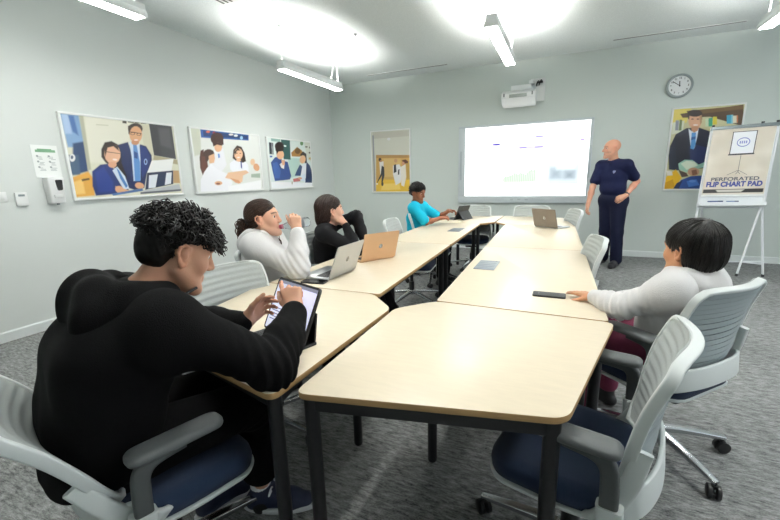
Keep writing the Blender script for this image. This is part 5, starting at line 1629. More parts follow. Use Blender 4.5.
    # shoes: navy and white, with pale laces
    M_SH = mat('navy_shoe', '1b2440', 0.6, bump=0.15, scale=200); M_SOLE = mat('white_sole', 'd8dade', 0.6); M_LACE = mat('laces', 'dfe0e2', 0.8)
    for sd in 'RL':
        an, to = getattr(J, 'an' + sd), getattr(J, 'to' + sd)
        sh = sdf_obj('shoe', shoe_sdf(an, to), 0.004, M_SH, root)
        d = to - an; d[2] = 0; d = unit(d); s = np.cross(d, V3(0, 0, 1)); heel = V3(an[0], an[1], 0) - d * 0.035
        P = [tuple((heel + d * (0.11 + 0.155 * math.cos(a)) + s * (0.046 * math.sin(a) * (1 + .1 * math.cos(a))))[:2]) for a in np.linspace(0, 2 * PI, 28, endpoint=False)]
        MB().prism(P, 0.0, 0.022, 0.004).build('sole', M_SOLE, sh)
        mb = MB()
        for k in range(5):
            c = heel + d * (0.085 + 0.024 * k); z = 0.088 - 0.011 * k
            mb.tube(spline([c - s * 0.03 + V3(0, 0, z - 0.012), c + V3(0, 0, z + 0.002), c + s * 0.03 + d * 0.014 + V3(0, 0, z - 0.014)], 4), 0.0042, 6)
            mb.tube(spline([c + s * 0.03 + V3(0, 0, z - 0.012), c + V3(0, 0, z + 0.004), c - s * 0.03 + d * 0.014 + V3(0, 0, z - 0.014)], 4), 0.0042, 6)
        c = heel + d * 0.085 + V3(0, 0, 0.098)
        for q in (-1, 1): mb.tube(spline([c, c + s * q * 0.03 + V3(0, 0, 0.018), c + s * q * 0.05 - d * 0.005, c + s * q * 0.018 + V3(0, 0, 0.004)], 5), 0.0036, 6)
        mb.build('laces', M_LACE, sh)
        MB().tube([an + V3(0, 0, -0.005), an + V3(0, 0, 0.035)], [0.043, 0.041], 18).build('sock', M_LACE, root)
    # hair: short sides, a heap of curls on top
    C = SDF()
    C.ell(H.at(0, -0.016, 0.058), V3(0.081, 0.098, 0.078), H.R, 0.02)
    C.ell(H.at(0, -0.055, 0.010), V3(0.068, 0.062, 0.075), H.R, 0.03)
    C.ell(H.at(0, 0.022, 0.098), V3(0.066, 0.068, 0.038), H.R, 0.03)
    C.ell(H.at(0, 0.135, -0.015), V3(0.075, 0.066, 0.085), H.R, 0.012, True)
    for q in (-1, 1):
        C.ell(H.at(q * 0.085, -0.006, -0.018), V3(0.030, 0.026, 0.042), H.R, 0.012, True)
        C.ell(H.at(q * 0.080, 0.065, 0.0), V3(0.035, 0.045, 0.048), H.R, 0.014, True)
    C.cut(H.at(0, 0, -0.058), -H.u, 0.01)
    hair = sdf_obj('hair', C, 0.004, M_HAIRB, root, lambda P: 0.004 * noise(P, 70) + 0.002 * noise(P, 180), 0.008)
    rng = np.random.default_rng(21)
    paths = []
    while len(paths) < 1400:
        v = rng.normal(size=3); v /= np.linalg.norm(v)
        q = v * np.array([0.076, 0.092, 0.076]) + np.array([0, -0.008, 0.060])
        if q[2] < 0.045 and not (q[1] < -0.02 and q[2] > -0.03): continue
        if q[2] < 0.045 and rng.uniform() < 0.25: continue
        top = q[2] > 0.06
        L = rng.uniform(0.028, 0.050) if top else rng.uniform(0.012, 0.026)
        out = v.copy(); drift = np.array([rng.normal() * .5, 0.75 if q[1] > -0.04 else -0.3, 0.15]) + 0.25 * rng.normal(size=3)
        d = unit(out * 0.75 + drift * 0.55); a = unit(np.cross(d, rng.normal(size=3))); b = np.cross(d, a)
        K = 15; t = np.linspace(0, 1, K); turns = rng.uniform(1.0, 1.8); rad = rng.uniform(0.006, 0.0125) * (1 if top else 0.5); ph = rng.uniform(0, 6.28)
        drop = np.array([0, 0.012 if q[1] > 0 else 0, -0.030 if q[1] > 0.02 else -0.012]) * (1 if top else .4)
        pp = q + (L * t)[:, None] * d + (t ** 2)[:, None] * drop
        pp += (rad * np.minimum(1, t * 3))[:, None] * (np.cos(ph + turns * 6.28 * t)[:, None] * a + np.sin(ph + turns * 6.28 * t)[:, None] * b)
        paths.append(H.c + (pp @ H.R))
    tubes('curls', np.array(paths), 0.0023 * np.array([1] * 12 + [0.9, 0.7, 0.4]), M_STRAND, hair, 4, '0a0706', 0.5)
    eyes(H, root)
    # face mask pulled down under the chin: a thin black strap
    mb = MB(); c = H.at
    mb.tube([c(-0.066, 0.030, -0.118), c(-0.060, 0.052, -0.103), c(-0.054, 0.070, -0.088)], 0.0042, 6)
    mb.build('chin_strap', M_DARK, root)
    return root
teenager()
# ------------------------------------------------------------------ tablet with its keyboard case
def tablet():
    h0, h1 = (3.618, -5.998), (3.350, -5.903)
    a = Vector((*h0, 0)); b = Vector((*h1, 0)); c = (a + b) / 2; u = (b - a).normalized()
    t = thing('tablet_computer', 'large tablet in a black keyboard case under the hand of the hoodie wearer', 'tablet', (c.x, c.y, TZ), math.atan2(u.y, u.x))
    WM[t.name] = Matrix()
    W = 0.282
    MB().prism(rounded([(-W / 2, -0.02), (W / 2, -0.02), (W / 2, 0.205), (-W / 2, 0.205)], 0.012, 4), 0.0, 0.009, 0.002).build('keyboard_case', M_DARK, t)
    mb = MB()
    for r in range(5):
        for k in range(13): mb.box((-W / 2 + 0.018 + k * 0.0205, 0.048 + r * 0.0195, 0.0098), (0.0172, 0.0162, 0.0018))
    mb.build('keyboard', mat('tablet_keys', '26282c', 0.5), t)
    MB().box((0, 0.172, 0.0092), (0.09, 0.05, 0.0008)).build('trackpad', M_DARK, t)
    th = math.radians(116); dv = Vector((0, math.cos(th), math.sin(th))); nv = Vector((0, math.sin(th), -math.cos(th)))
    o = Vector((0, 0.045, 0.016)); D = 0.216
    P = rounded([(-W / 2, 0), (W / 2, 0), (W / 2, D), (-W / 2, D)], 0.016, 4); k = len(P)
    vs = [o + Vector((x, 0, 0)) + dv * y + nv * q for q in (0, -0.010) for (x, y) in P]
    body = MB().add(vs, [(i, (i + 1) % k, k + (i + 1) % k, k + i) for i in range(k)] + [tuple(range(k)), tuple(range(k, 2 * k))]).build('tablet_body', M_DARK, t)
    def on(x0, y0, x1, y1, q): return [o + Vector((x, 0, 0)) + dv * y + nv * q for (x, y) in ((x0, y0), (x1, y0), (x1, y1), (x0, y1))]
    MB().add(on(-W / 2 + .009, .009, W / 2 - .009, D - .009, 0.0006), [(0, 1, 2, 3)]).build('display', mat('tablet_screen', 'cfd3ea', 0.15, emit=0.55), body, 0, fix=False)
    mb = MB(); rr = random.Random(2)
    for i, y in enumerate((0.045, 0.056, 0.068, 0.080, 0.092)):
        x0 = -0.12; x1 = rr.uniform(-0.01, 0.12)
        mb.add(on(-x1, y, -x0, y + 0.0035, 0.0009), [(0, 1, 2, 3)])
    mb.build('text_lines', mat('screen_text', '6c7088', 0.4, emit=0.1), body, 0, fix=False)
    mb = MB(); mb.add(on(-W / 2 + .009, D - .022, W / 2 - .009, D - .009, 0.0009), [(0, 1, 2, 3)])
    mb.build('title_bar', mat('screen_bar', '8f94ab', 0.3, emit=0.2), body, 0, fix=False)
    # rear support plate
    vs = [Vector((-W / 2 + .01, -0.018, 0.009)), Vector((W / 2 - .01, -0.018, 0.009)), Vector((W / 2 - .01, -0.055, 0.10)), Vector((-W / 2 + .01, -0.055, 0.10)), ]
    vs = [Vector((x, y, z)) for (x, y, z) in ((-W / 2 + .01, -0.018, 0.006), (W / 2 - .01, -0.018, 0.006), (W / 2 - .01, -0.035, 0.115), (-W / 2 + .01, -0.035, 0.115))]
    vs += [v + Vector((0, 0.006, 0.001)) for v in vs]
    MB().add(vs, [(0, 1, 2, 3), (4, 5, 6, 7), (0, 1, 5, 4), (1, 2, 6, 5), (2, 3, 7, 6), (3, 0, 4, 7)]).build('support_plate', M_DARK, t)
tablet()
# ================================================================== the girl drinking from a bottle
M_WHITECLOTH = mat('white_fleece', 'd9d8d8', 0.92, bump=0.25, scale=320, sheen=0.1, spec=0.2)
def ponytail_hair(H, root, m, seed, bun, rootside=1):
    """sleek hair combed from the hairline to a tie at the back of the head"""
    C = SDF()
    C.ell(H.at(0, -0.018, 0.052), V3(0.081, 0.102, 0.086), H.R, 0.02)
    C.ell(H.at(0, -0.050, 0.012), V3(0.068, 0.066, 0.070), H.R, 0.03)
    C.ell(H.at(0, 0.118, -0.002), V3(0.068, 0.056, 0.088), H.R, 0.012, True)
    for q in (-1, 1):
        C.ell(H.at(q * 0.085, 0.004, -0.020), V3(0.034, 0.030, 0.044), H.R, 0.012, True)
        C.ell(H.at(q * 0.080, 0.070, -0.005), V3(0.030, 0.048, 0.056), H.R, 0.014, True)
    C.cut(H.at(0, 0, -0.050), -H.u, 0.012)
    hair = sdf_obj('hair', C, 0.0045, m, root)
    rng = np.random.default_rng(seed)
    R0 = on_shell(H, 520, rng, -0.035, 0.066)
    tgt = H.at(*bun)
    S = comb(C, R0, lambda P: tgt - P, 16, 0.011 * H.s, 0.0012, rng)
    tubes('hair_strands', S, 0.0022 * H.s * np.array([.4, .8] + [1] * 12 + [.8, .5]), M_STRAND, hair, 4, '2e1c13')
    return hair, C
def girl():
    F = vdir(0.93, 0.36); Rt = vdir(0.36, -0.93)
    H = Head((2.640, -5.115, 1.092), (0.92, 0.36, 0.10), (-0.06, 0, 1), 0.97)
    J = Pose(head=H, pelvis=(2.575, -5.06, 0.55), chest=(2.585, -5.08, 0.82), neck=(2.610, -5.105, 0.985), rtc=Rt, rtp=Rt,
             shR=(2.665, -5.245, 0.935), shL=(2.545, -4.955, 0.935),
             elR=(2.945, -5.190, 0.800), wrR=(2.905, -5.118, 1.030), elL=(2.66, -4.86, 0.70), wrL=(2.84, -4.92, 0.62),
             hipR=(2.60, -5.15, 0.54), knR=(3.00, -5.06, 0.52), anR=(3.02, -5.04, 0.10), toR=(3.18, -5.0, 0.03),
             hipL=(2.55, -4.98, 0.54), knL=(2.97, -4.86, 0.52), anL=(2.98, -4.84, 0.10), toL=(3.14, -4.8, 0.03),
             handR=dict(f=(-0.15, 0.05, 0.95), nrm=(0.62, -0.74, 0.1), side=-1, curls=(0.75, 0.8, 0.85, 0.9), s=0.92, thumb=(0.5, 0.2)),
             handL=dict(f=(0.8, -0.3, 0.0), nrm=(0, 0, 1), side=-1, curls=(0.3, 0.3, 0.3, 0.3), s=0.92))
    S = body_sdf(J, 0.92, False, 0.92)
    skin = 'd8a88e'
    root = person_root(S, 0.005, (2.575, -5.06, 0), 'person with tied-back hair in a white hoodie drinking from a bottle', skin, lambda V, c: head_tint(H, V, c, skin, 'c0706a', '2b1c15'))
    T = top_sdf(J, 0.92, 0.032, 1.88, 0.024, 0.16, belly=0.01)
    for sd in 'LR':
        el, wr = getattr(J, 'el' + sd), getattr(J, 'wr' + sd)
        T.cap(lerp(el, wr, 0.80), lerp(el, wr, 0.94), 0.040, 0.036, 0.012)
    T.cap(J.chest + F * 0.02 + Rt * 0.05, lerp(J.pelvis, J.chest, .4) + F * 0.05 + Rt * 0.05, 0.11, 0.12, 0.07)
    sdf_obj('hoodie', T, 0.0065, M_WHITECLOTH, root, folds(0.010, 21, [(J.shR, J.elR, J.wrR, 0.007, 0.11)]), 0.014)
    D = SDF(); nk = J.neck
    D.chain([nk + F * 0.07 + Rt * 0.04 - V3(0, 0, .02), nk + F * 0.03 + Rt * 0.085 + V3(0, 0, .01), nk - F * 0.05 + Rt * 0.085 + V3(0, 0, .015), nk - F * 0.095 + V3(0, 0, .01), nk - F * 0.05 - Rt * 0.085 + V3(0, 0, .015), nk + F * 0.03 - Rt * 0.085 + V3(0, 0, .01), nk + F * 0.07 - Rt * 0.04 - V3(0, 0, .02)], [0.022, 0.028, 0.034, 0.036, 0.034, 0.028, 0.022], 0.03)
    D.chain([nk - F * 0.10 + Rt * 0.07 - V3(0, 0, .03), nk - F * 0.115 - V3(0, 0, .06), nk - F * 0.10 - Rt * 0.07 - V3(0, 0, .03)], [0.045, 0.055, 0.045], 0.05)
    sdf_obj('hood', D, 0.006, M_WHITECLOTH, root, folds(0.005, 24), 0.01)
    # faded navy print on the chest
    mb = MB(); Fx = vdir(0.75, -0.66); c0 = J.chest + F * 0.155 + Rt * 0.03 + V3(0, 0, 0.05)
    sdf_obj('trousers', legs_sdf(J, 0.92, 0.015, 0.92), 0.009, M_BLACKTRS, root, folds(0.004, 24), 0.006)
    for sd in 'LR': sdf_obj('shoe', shoe_sdf(getattr(J, 'an' + sd), getattr(J, 'to' + sd), 0.95), 0.007, M_DARK, root)
    hair, C = ponytail_hair(H, root, M_HAIRD, 5, (0, -0.105, 0.005))
    # wavy bunch behind the neck
    rng = np.random.default_rng(8); paths = []
    tie = H.at(0, -0.112, 0.005)
    for k in range(260):
        t = np.linspace(0, 1, 18); L = rng.uniform(0.09, 0.17)
        o = np.clip(rng.normal(size=3), -1.7, 1.7) * np.array([0.028, 0.024, 0.020])
        p = np.stack([o[0] * np.minimum(1, t * 4) , -L * 0.25 * np.sin(t * 2.6) + o[1] * np.minimum(1, t * 4), -L * t + 0.02 * np.sin(t * 3) + o[2] * np.minimum(1, t * 4)], 1)
        ph = rng.uniform(0, 6.28); w = rng.uniform(0.005, 0.010); n_ = rng.uniform(2, 3.2)
        p[:, 0] += w * np.sin(ph + n_ * 6.28 * t) * t; p[:, 1] += w * np.cos(ph + n_ * 6.28 * t) * t
        paths.append(tie + (p * H.s) @ H.R)
    tubes('ponytail', np.array(paths), 0.0026 * np.array([.7] + [1] * 14 + [.8, .6, .3]), M_STRAND, hair, 4, '3a2417')
    paths = []
    for k in range(22):      # loose curls in front of the far shoulder
        t = np.linspace(0, 1, 16); o = rng.normal(size=3) * 0.008
        base = np.array([0.070, 0.02, -0.03]) + o
        p = base + np.stack([0.01 * np.sin(t * 12 + k), 0.03 * t + 0.008 * np.cos(t * 12 + k), -0.15 * t], 1)
        paths.append(H.c + (p * H.s) @ H.R)
    tubes('loose_curl', np.array(paths), 0.0024, M_STRAND, hair, 4, '3a2417')
    eyes(H, root, look=(0, -0.15))
    # chest print: strokes following the cloth
    M_NP = mat('faded_navy_print', '5a6488', 0.9)
    rr = random.Random(4); mb = MB()
    for k in range(9):
        a = c0 + V3(0, 0, -0.028 * (k % 5)) + Rt * (0.045 * (k // 5) - 0.03)
        pts = []
        for i in range(6):
            P = a + Rt * (0.008 * i) + V3(0, 0, 0.004 * math.sin(i * 1.7 + k))
            for _ in range(6):
                d = T.ev(P[None])[0]; g = np.array([(T.ev((P + e)[None])[0] - T.ev((P - e)[None])[0]) for e in np.eye(3) * 0.002]) / 0.004
                P = P - unit(g) * (d - 0.003)
            pts.append(P)
        mb.tube(pts, 0.0065, 6, flat=0.35)
    mb.build('chest_print', M_NP, root)
    return root, H
girl_root, girl_H = girl()
# the bottle she drinks from
def bottle():
    a = V3(girl_H.at(0, 0.098, -0.062)); d = unit((0.895, 0.20, 0.16))
    M_PET = mat('clear_bottle', 'eef4f8', 0.06, trans=0.95, spec=0.5)
    M_PET.node_tree.nodes['Principled BSDF'].inputs['IOR'].default_value = 1.08
    t = thing('water_bottle', 'clear plastic water bottle raised to the mouth of the girl in white', 'bottle', tuple(a))
    prof = [(0.012, 0.0), (0.013, 0.002), (0.013, 0.020), (0.016, 0.024), (0.016, 0.028), (0.014, 0.032), (0.022, 0.050), (0.030, 0.072), (0.032, 0.085), (0.031, 0.10), (0.032, 0.112), (0.031, 0.125), (0.032, 0.14), (0.032, 0.185), (0.030, 0.205), (0.024, 0.212)]
    _, s, u = frame_from(d)
    n = 24; vs = []
    for (r, z) in prof:
        for k in range(n):
            q = 2 * PI * k / n
            vs.append(Vector(a) + Vector(d) * z + s * (r * math.cos(q)) + u * (r * math.sin(q)))
    fs = [(i * n + k, i * n + (k + 1) % n, (i + 1) * n + (k + 1) % n, (i + 1) * n + k) for i in range(len(prof) - 1) for k in range(n)]
    fs += [tuple(range(n)), tuple((len(prof) - 1) * n + k for k in range(n))]
    MB().add(vs, fs).build('body', M_PET, t, 60)
    av = Vector(a); dv = Vector(d)
    MB().tube([av + dv * 0.004, av + dv * 0.022], 0.0150, 20).build('neck_ring', mat('bottle_ring', 'b8506a', 0.4), t)
    MB().tube([av + dv * 0.108, av + dv * 0.165], 0.0326, 24, caps=False).build('paper_label', mat('bottle_label', 'dfe3ea', 0.5), t, 60)
bottle()

# ================================================================== the woman in the black top
def woman():
    F = vdir(0.80, 0.60); Rt = vdir(0.60, -0.80)
    H = Head((2.730, -4.455, 1.085), (0.62, 0.78, 0.05), (0, 0, 1), 0.96)
    J = Pose(head=H, pelvis=(2.615, -4.41, 0.55), chest=(2.650, -4.43, 0.82), neck=(2.695, -4.445, 0.975), rtc=Rt, rtp=Rt,
             shR=(2.735, -4.575, 0.935), shL=(2.62, -4.315, 0.945),
             elR=(2.985, -4.50, 0.785), wrR=(2.850, -4.435, 0.985), elL=(2.865, -4.275, 1.030), wrL=(2.985, -4.345, 0.80),
             hipR=(2.64, -4.50, 0.54), knR=(3.05, -4.43, 0.52), anR=(3.20, -4.46, 0.10), toR=(3.36, -4.48, 0.03),
             hipL=(2.60, -4.33, 0.54), knL=(3.02, -4.25, 0.52), anL=(3.18, -4.27, 0.10), toL=(3.34, -4.25, 0.03),
             handR=dict(f=(-0.55, 0.10, 0.60), nrm=(0.75, -0.10, 0.55), side=-1, curls=(1.2, 1.25, 1.3, 1.3), s=0.9, thumb=(0.5, 0.4)),
             handL=dict(f=(0.3, -0.3, -0.8), nrm=(0.8, 0.2, 0.2), side=1, curls=(0.5, 0.5, 0.5, 0.5), s=0.9))
    S = body_sdf(J, 0.92, False, 0.92)
    skin = 'd9ab93'
    root = person_root(S, 0.0055, (2.615, -4.41, 0), 'person in a black long-sleeved top resting her chin on her fist', skin, lambda V, c: head_tint(H, V, c, skin, 'b86a66', '2b1c15'))
    M_BT = mat('black_jersey', '0b0b0e', 0.85, bump=0.15, scale=400, spec=0.2)
    T = top_sdf(J, 0.92, 0.010, 1.93, 0.008, 0.14)
    sdf_obj('black_top', T, 0.0065, M_BT, root, folds(0.003, 28, [(J.shR, J.elR, J.wrR, 0.003, 0.08), (J.shL, J.elL, J.wrL, 0.003, 0.08)]), 0.008)
    sdf_obj('trousers', legs_sdf(J, 0.92, 0.022, 0.95, 0.03), 0.009, M_BLACKTRS, root, folds(0.004, 24), 0.006)
    for sd in 'LR': sdf_obj('shoe', shoe_sdf(getattr(J, 'an' + sd), getattr(J, 'to' + sd), 0.95), 0.007, M_DARK, root)
    C = SDF()
    C.ell(H.at(0, -0.018, 0.052), V3(0.083, 0.104, 0.087), H.R, 0.02)
    C.ell(H.at(0, -0.060, -0.01), V3(0.070, 0.062, 0.090), H.R, 0.03)
    C.ell(H.at(0, -0.085, -0.065), V3(0.045, 0.040, 0.060), H.R, 0.03)
    C.ell(H.at(0, 0.118, -0.002), V3(0.070, 0.058, 0.088), H.R, 0.012, True)
    for q in (-1, 1):
        C.ell(H.at(q * 0.088, 0.006, -0.028), V3(0.034, 0.030, 0.042), H.R, 0.012, True)
        C.ell(H.at(q * 0.080, 0.070, -0.005), V3(0.030, 0.048, 0.056), H.R, 0.014, True)
    hair = sdf_obj('hair', C, 0.005, M_HAIRD, root)
    rng = np.random.default_rng(15)
    tgt = H.at(0, -0.10, -0.085)
    tubes('hair_strands', comb(C, on_shell(H, 460, rng, -0.05, 0.066), lambda P: tgt - P, 17, 0.011, 0.0012, rng), 0.0022 * np.array([.4, .8] + [1] * 13 + [.8, .5]), M_STRAND, hair, 4, '24150f')
    eyes(H, root)
woman()

# ================================================================== the boy in the cyan shirt
def boy():
    F = vdir(0.97, -0.10); Rt = vdir(-0.10, -0.97)
    H = Head((2.775, -2.52, 1.135), (0.93, -0.30, -0.22), (0, 0, 1), 0.93)
    J = Pose(head=H, pelvis=(2.74, -2.50, 0.56), chest=(2.75, -2.505, 0.83), neck=(2.755, -2.51, 1.015), rtc=Rt, rtp=Rt,
             shR=(2.765, -2.655, 0.965), shL=(2.785, -2.37, 0.965),
             elR=(2.93, -2.66, 0.79), wrR=(3.075, -2.53, 0.835), elL=(2.99, -2.33, 0.82), wrL=(3.135, -2.36, 0.91),
             hipR=(2.78, -2.59, 0.55), knR=(3.12, -2.60, 0.52), anR=(3.10, -2.62, 0.10), toR=(3.25, -2.62, 0.03),
             hipL=(2.78, -2.42, 0.55), knL=(3.12, -2.38, 0.52), anL=(3.10, -2.36, 0.10), toL=(3.25, -2.36, 0.03),
             handR=dict(f=(0.6, 0.35, 0.05), nrm=(0.2, -0.5, 0.8), side=-1, curls=(0.5, 0.55, 0.6, 0.6), s=0.85),
             handL=dict(f=(0.9, -0.2, 0.0), nrm=(0.1, 0.3, 0.9), side=1, curls=(0.55, 0.6, 0.7, 0.75), s=0.85))
    S = body_sdf(J, 0.85, True, 1.0)
    skin = '8a573d'
    root = person_root(S, 0.006, (2.74, -2.50, 0), 'person with short black hair in a bright cyan shirt looking at a tablet', skin, lambda V, c: head_tint(H, V, c, skin, '7a4038', '140f0d'))
    M_CY = mat('cyan_cotton', '1cb2cf', 0.85, bump=0.12, scale=400, spec=0.2)
    T = top_sdf(J, 0.86, 0.014, 0.85, 0.020, 0.14)
    sdf_obj('polo_shirt', T, 0.007, M_CY, root, folds(0.004, 26), 0.008)
    K = SDF(); K.chain([J.neck + F * 0.055 - V3(0, 0, .015), J.neck + Rt * 0.058 + V3(0, 0, .012), J.neck - F * 0.055 + V3(0, 0, .02), J.neck - Rt * 0.058 + V3(0, 0, .012), J.neck + F * 0.055 - V3(0, 0, .015)], [0.014] * 5, 0.01)
    sdf_obj('collar', K, 0.005, M_CY, root)
    sdf_obj('trousers', legs_sdf(J, 0.86, 0.014, 0.92), 0.009, M_BLACKTRS, root)
    for sd in 'LR': sdf_obj('shoe', shoe_sdf(getattr(J, 'an' + sd), getattr(J, 'to' + sd), 0.9), 0.007, M_DARK, root)
    C = SDF()
    C.ell(H.at(0, -0.016, 0.060), V3(0.082, 0.104, 0.082), H.R, 0.02)
    C.ell(H.at(0, -0.055, 0.015), V3(0.068, 0.062, 0.070), H.R, 0.03)
    C.ell(H.at(0, 0.125, 0.0), V3(0.072, 0.062, 0.082), H.R, 0.012, True)
    for q in (-1, 1): C.ell(H.at(q * 0.085, 0.004, -0.015), V3(0.034, 0.040, 0.048), H.R, 0.012, True)
    C.cut(H.at(0, 0, -0.045), -H.u, 0.012)
    hair = sdf_obj('hair', C, 0.005, M_HAIRB, root, lambda P: 0.004 * noise(P, 90), 0.005)
    rng = np.random.default_rng(31)
    tubes('hair_strands', comb(C, on_shell(H, 300, rng, 0.0, 0.07), lambda P: np.tile(H.f * 0.8 - H.u * 0.3, (len(P), 1)) + 0.5 * rng.normal(size=P.shape), 7, 0.008, 0.003, rng), 0.0024 * np.array([.6, 1, 1, 1, 1, .8, .4]), M_HAIRB, hair, 4)
    eyes(H, root, look=(0, -0.3))
boy()

# ================================================================== the child in the white hoodie (right)
def child():
    F = vdir(-0.72, 0.69); Rt = vdir(0.69, 0.72)
    H = Head((4.930, -5.150, 1.015), (-0.64, 0.75, -0.06), (0, 0, 1), 0.96)
    J = Pose(head=H, pelvis=(4.875, -5.085, 0.55), chest=(4.915, -5.122, 0.775), neck=(4.935, -5.138, 0.912), rtc=Rt, rtp=Rt,
             shL=(4.858, -5.258, 0.868), shR=(5.025, -5.035, 0.862),
             elL=(4.690, -5.235, 0.772), wrL=(4.592, -5.120, 0.770), elR=(4.93, -4.88, 0.73), wrR=(4.72, -4.86, 0.70),
             hipL=(4.84, -5.14, 0.545), knL=(4.62, -5.02, 0.52), anL=(4.60, -4.98, 0.10), toL=(4.47, -4.92, 0.03),
             hipR=(4.94, -5.01, 0.545), knR=(4.74, -4.74, 0.52), anR=(4.74, -4.70, 0.10), toR=(4.62, -4.60, 0.03),
             handL=dict(f=(-0.70, 0.55, 0.02), nrm=(0.05, -0.10, 0.95), side=-1, curls=(0.10, 0.10, 0.12, 0.14), s=0.80, thumb=(0.6, 0.3)),
             handR=dict(f=(-0.7, 0.5, -0.1), nrm=(0, 0, 1), side=1, curls=(0.4, 0.4, 0.4, 0.4), s=0.80))
    S = body_sdf(J, 0.84, True, 0.85)
    skin = 'c48f6c'
    root = person_root(S, 0.0045, (4.975, -5.11, 0), 'person with a dark bowl haircut in a white hoodie reaching onto the table', skin, lambda V, c: head_tint(H, V, c, skin, 'a8645a', '1a120e'))
    T = top_sdf(J, 0.84, 0.018, 1.93, 0.015, 0.16)
    T.cap(J.neck - V3(0, 0, 0.03), J.shL + V3(0, 0, -0.012), 0.058, 0.056, 0.07)
    T.cap(J.neck - V3(0, 0, 0.03), J.shR + V3(0, 0, -0.012), 0.058, 0.056, 0.07)
    for sd in 'LR':
        el, wr = getattr(J, 'el' + sd), getattr(J, 'wr' + sd)
        T.cap(lerp(el, wr, 0.84), lerp(el, wr, 0.97), 0.034, 0.029, 0.012)
    sdf_obj('hoodie', T, 0.0055, M_WHITECLOTH, root, folds(0.009, 24, [(J.shL, J.elL, J.wrL, 0.006, 0.10)]), 0.014)
    D = SDF(); nk = J.neck
    D.chain([nk + F * 0.062 - Rt * 0.03 - V3(0, 0, .025), nk + F * 0.03 - Rt * 0.072, nk - F * 0.04 - Rt * 0.080 + V3(0, 0, .012), nk - F * 0.085 + V3(0, 0, .012), nk - F * 0.04 + Rt * 0.08 + V3(0, 0, .012), nk + F * 0.03 + Rt * 0.072, nk + F * 0.062 + Rt * 0.03 - V3(0, 0, .025)], [0.018, 0.023, 0.030, 0.033, 0.030, 0.023, 0.018], 0.03)
    D.chain([nk - F * 0.075 - Rt * 0.07 - V3(0, 0, .03), nk - F * 0.095 - V3(0, 0, .05), nk - F * 0.075 + Rt * 0.07 - V3(0, 0, .03)], [0.042, 0.05, 0.042], 0.05)
    sdf_obj('hood', D, 0.005, M_WHITECLOTH, root, folds(0.005, 28), 0.01)
    M_PINK = mat('maroon_cloth', '7a2f4c', 0.9, bump=0.15, scale=300)
    sdf_obj('trousers', legs_sdf(J, 0.84, 0.016, 0.92), 0.007, M_PINK, root, folds(0.004, 26), 0.006)
    for sd in 'LR': sdf_obj('shoe', shoe_sdf(getattr(J, 'an' + sd), getattr(J, 'to' + sd), 0.85), 0.006, M_DARK, root)
    C = SDF()
    C.ell(H.at(0, -0.020, 0.052), V3(0.087, 0.108, 0.086), H.R, 0.02)
    C.ell(H.at(0, -0.045, -0.010), V3(0.080, 0.078, 0.078), H.R, 0.03)
    C.ell(H.at(0, 0.135, -0.035), V3(0.080, 0.072, 0.085), H.R, 0.012, True)
    for q in (-1, 1):
        C.ell(H.at(q * 0.095, 0.012, -0.030), V3(0.036, 0.036, 0.046), H.R, 0.012, True)
        C.ell(H.at(q * 0.090, 0.085, -0.02), V3(0.034, 0.048, 0.062), H.R, 0.014, True)
    C.cut(H.at(0, 0, -0.070), -H.u + 0.25 * H.f, 0.012)
    hair = sdf_obj('hair', C, 0.004, M_HAIRB, root, lambda P: 0.004 * noise(P, 55), 0.005)
    rng = np.random.default_rng(41)
    crown = H.at(0.015, -0.085, 0.135)
    tubes('hair_strands', comb(C, on_shell(H, 900, rng, -0.04, 0.088, (0.088, 0.109, 0.088)), lambda P: (P - crown) + np.tile(-H.u * 0.05, (len(P), 1)), 14, 0.0075, 0.0016, rng), 0.0021 * np.array([.4, .8] + [1] * 9 + [.8, .6, .3]), M_STRAND, hair, 4, '0d0907')
    eyes(H, root)
child()

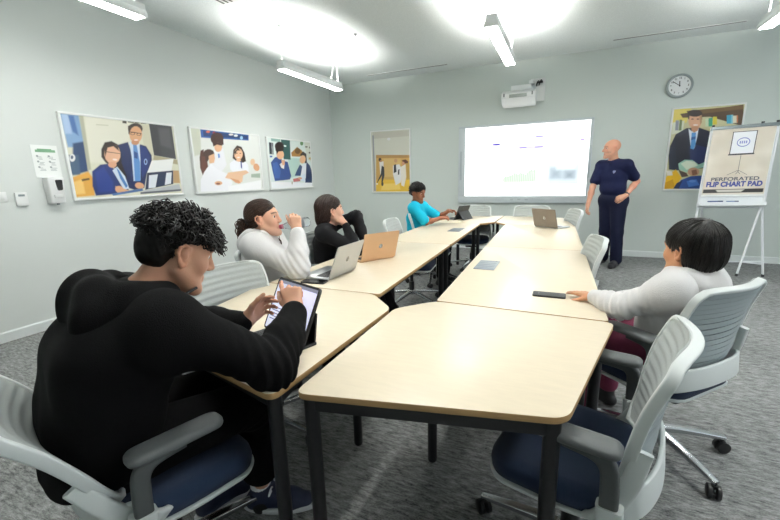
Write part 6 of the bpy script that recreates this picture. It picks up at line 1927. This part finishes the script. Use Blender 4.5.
# ================================================================== the standing man in navy
def man():
    F = vdir(-0.62, -0.78); Rt = vdir(-0.78, 0.62)
    H = Head((5.008, -0.832, 1.64), (-0.94, -0.34, -0.02), (0, 0, 1), 1.03)
    J = Pose(head=H, pelvis=(5.085, -0.80, 0.95), chest=(5.06, -0.79, 1.27), neck=(5.045, -0.80, 1.475), rtc=Rt, rtp=Rt,
             shR=(4.905, -0.69, 1.425), shL=(5.200, -0.905, 1.425),
             elR=(4.815, -0.76, 1.13), wrR=(4.765, -0.90, 0.885), elL=(5.345, -0.80, 1.20), wrL=(5.21, -0.955, 1.015),
             hipR=(5.02, -0.745, 0.92), knR=(5.03, -0.74, 0.50), anR=(5.03, -0.665, 0.09), toR=(4.93, -0.82, 0.03),
             hipL=(5.15, -0.855, 0.92), knL=(5.16, -0.88, 0.50), anL=(5.185, -0.86, 0.09), toL=(5.11, -1.03, 0.03),
             handR=dict(f=(-0.10, -0.25, -0.92), nrm=(-0.75, 0.35, 0.0), side=-1, curls=(0.35, 0.4, 0.45, 0.5), s=1.0, thumb=(0.45, 0.3)),
             handL=dict(f=(-0.75, -0.35, -0.30), nrm=(0.1, -0.85, 0.3), side=-1, curls=(0.5, 0.55, 0.6, 0.6), s=1.0, thumb=(0.5, 0.3)))
    S = body_sdf(J, 1.05, True, 1.05)
    skin = 'd39c82'
    def tint(V, c):
        c = head_tint(H, V, c, skin, 'b87468', '9a6e58')
        q = H.loc(V); m = np.exp(-(((q[:, 2] + 0.05) / 0.045) ** 4)) * (q[:, 1] > 0.035) * (np.abs(q[:, 0]) < 0.07) * (q[:, 2] < -0.028) * 0.28
        m *= (np.abs(q[:, 2] + 0.061) > 0.010)
        return c * (1 - m[:, None]) + np.array(lin('7d6a5e')) * m[:, None]
    root = person_root(S, 0.0055, (5.09, -0.80, 0), 'person standing with shaved head in a navy polo shirt and dark trousers', skin, tint)
    M_NV = mat('navy_polo', '0d1434', 0.85, bump=0.12, scale=400, spec=0.2); M_NT = mat('navy_trousers', '0c1128', 0.85, bump=0.12, scale=400, spec=0.2)
    T = top_sdf(J, 1.02, 0.012, 0.70, 0.018, 0.06, belly=0.016)
    T.cut(J.pelvis + V3(0, 0, -0.05), (0, 0, -1), 0.015)
    sdf_obj('polo_shirt', T, 0.007, M_NV, root, folds(0.005, 22), 0.008)
    K = SDF(); K.chain([J.neck + F * 0.075 - V3(0, 0, .035), J.neck + F * 0.02 + Rt * 0.068 + V3(0, 0, .005), J.neck - F * 0.062 + V3(0, 0, .03), J.neck + F * 0.02 - Rt * 0.068 + V3(0, 0, .005), J.neck + F * 0.075 - V3(0, 0, .035)], [0.014, 0.019, 0.021, 0.019, 0.014], 0.012)
    sdf_obj('collar', K, 0.005, M_NV, root)
    L = legs_sdf(J, 1.05, 0.020, 0.97, 0.012)
    sdf_obj('trousers', L, 0.008, M_NT, root, folds(0.005, 20), 0.007)
    for sd in 'LR': sdf_obj('shoe', shoe_sdf(getattr(J, 'an' + sd), getattr(J, 'to' + sd), 1.12), 0.007, mat('dark_shoe', '232327', 0.5), root)
    # watch on the bent arm, crest on the chest
    a = lerp(J.elL, J.wrL, 0.90); d = unit(J.wrL - J.elL)
    MB().tube([a - d * 0.010, a + d * 0.010], 0.034, 20).build('wristwatch', M_DARK, root)
    P = J.chest + F * 0.14 - Rt * 0.075 + V3(0, 0, 0.075); N = None
    for _ in range(10):
        dd = T.ev(P[None])[0]; g = np.array([(T.ev((P + e)[None])[0] - T.ev((P - e)[None])[0]) for e in np.eye(3) * 0.003]) / 0.006
        N = unit(g); P = P - N * (dd - 0.007)
    s = unit(np.cross(V3(0, 0, 1), N)); u = np.cross(N, s)
    sh = [(-0.018, 0.020), (0.018, 0.020), (0.018, -0.002), (0.0, -0.024), (-0.018, -0.002)]
    vs = [P + s * x + u * y + N * o for o in (0.0, 0.003) for (x, y) in sh]
    MB().add(vs, [(i, (i + 1) % 5, 5 + (i + 1) % 5, 5 + i) for i in range(5)] + [tuple(range(5)), tuple(range(5, 10))]).build('crest', mat('crest_pale', '9aa2b4', 0.7), root)
    eyes(H, root, '4a5a66')
man()
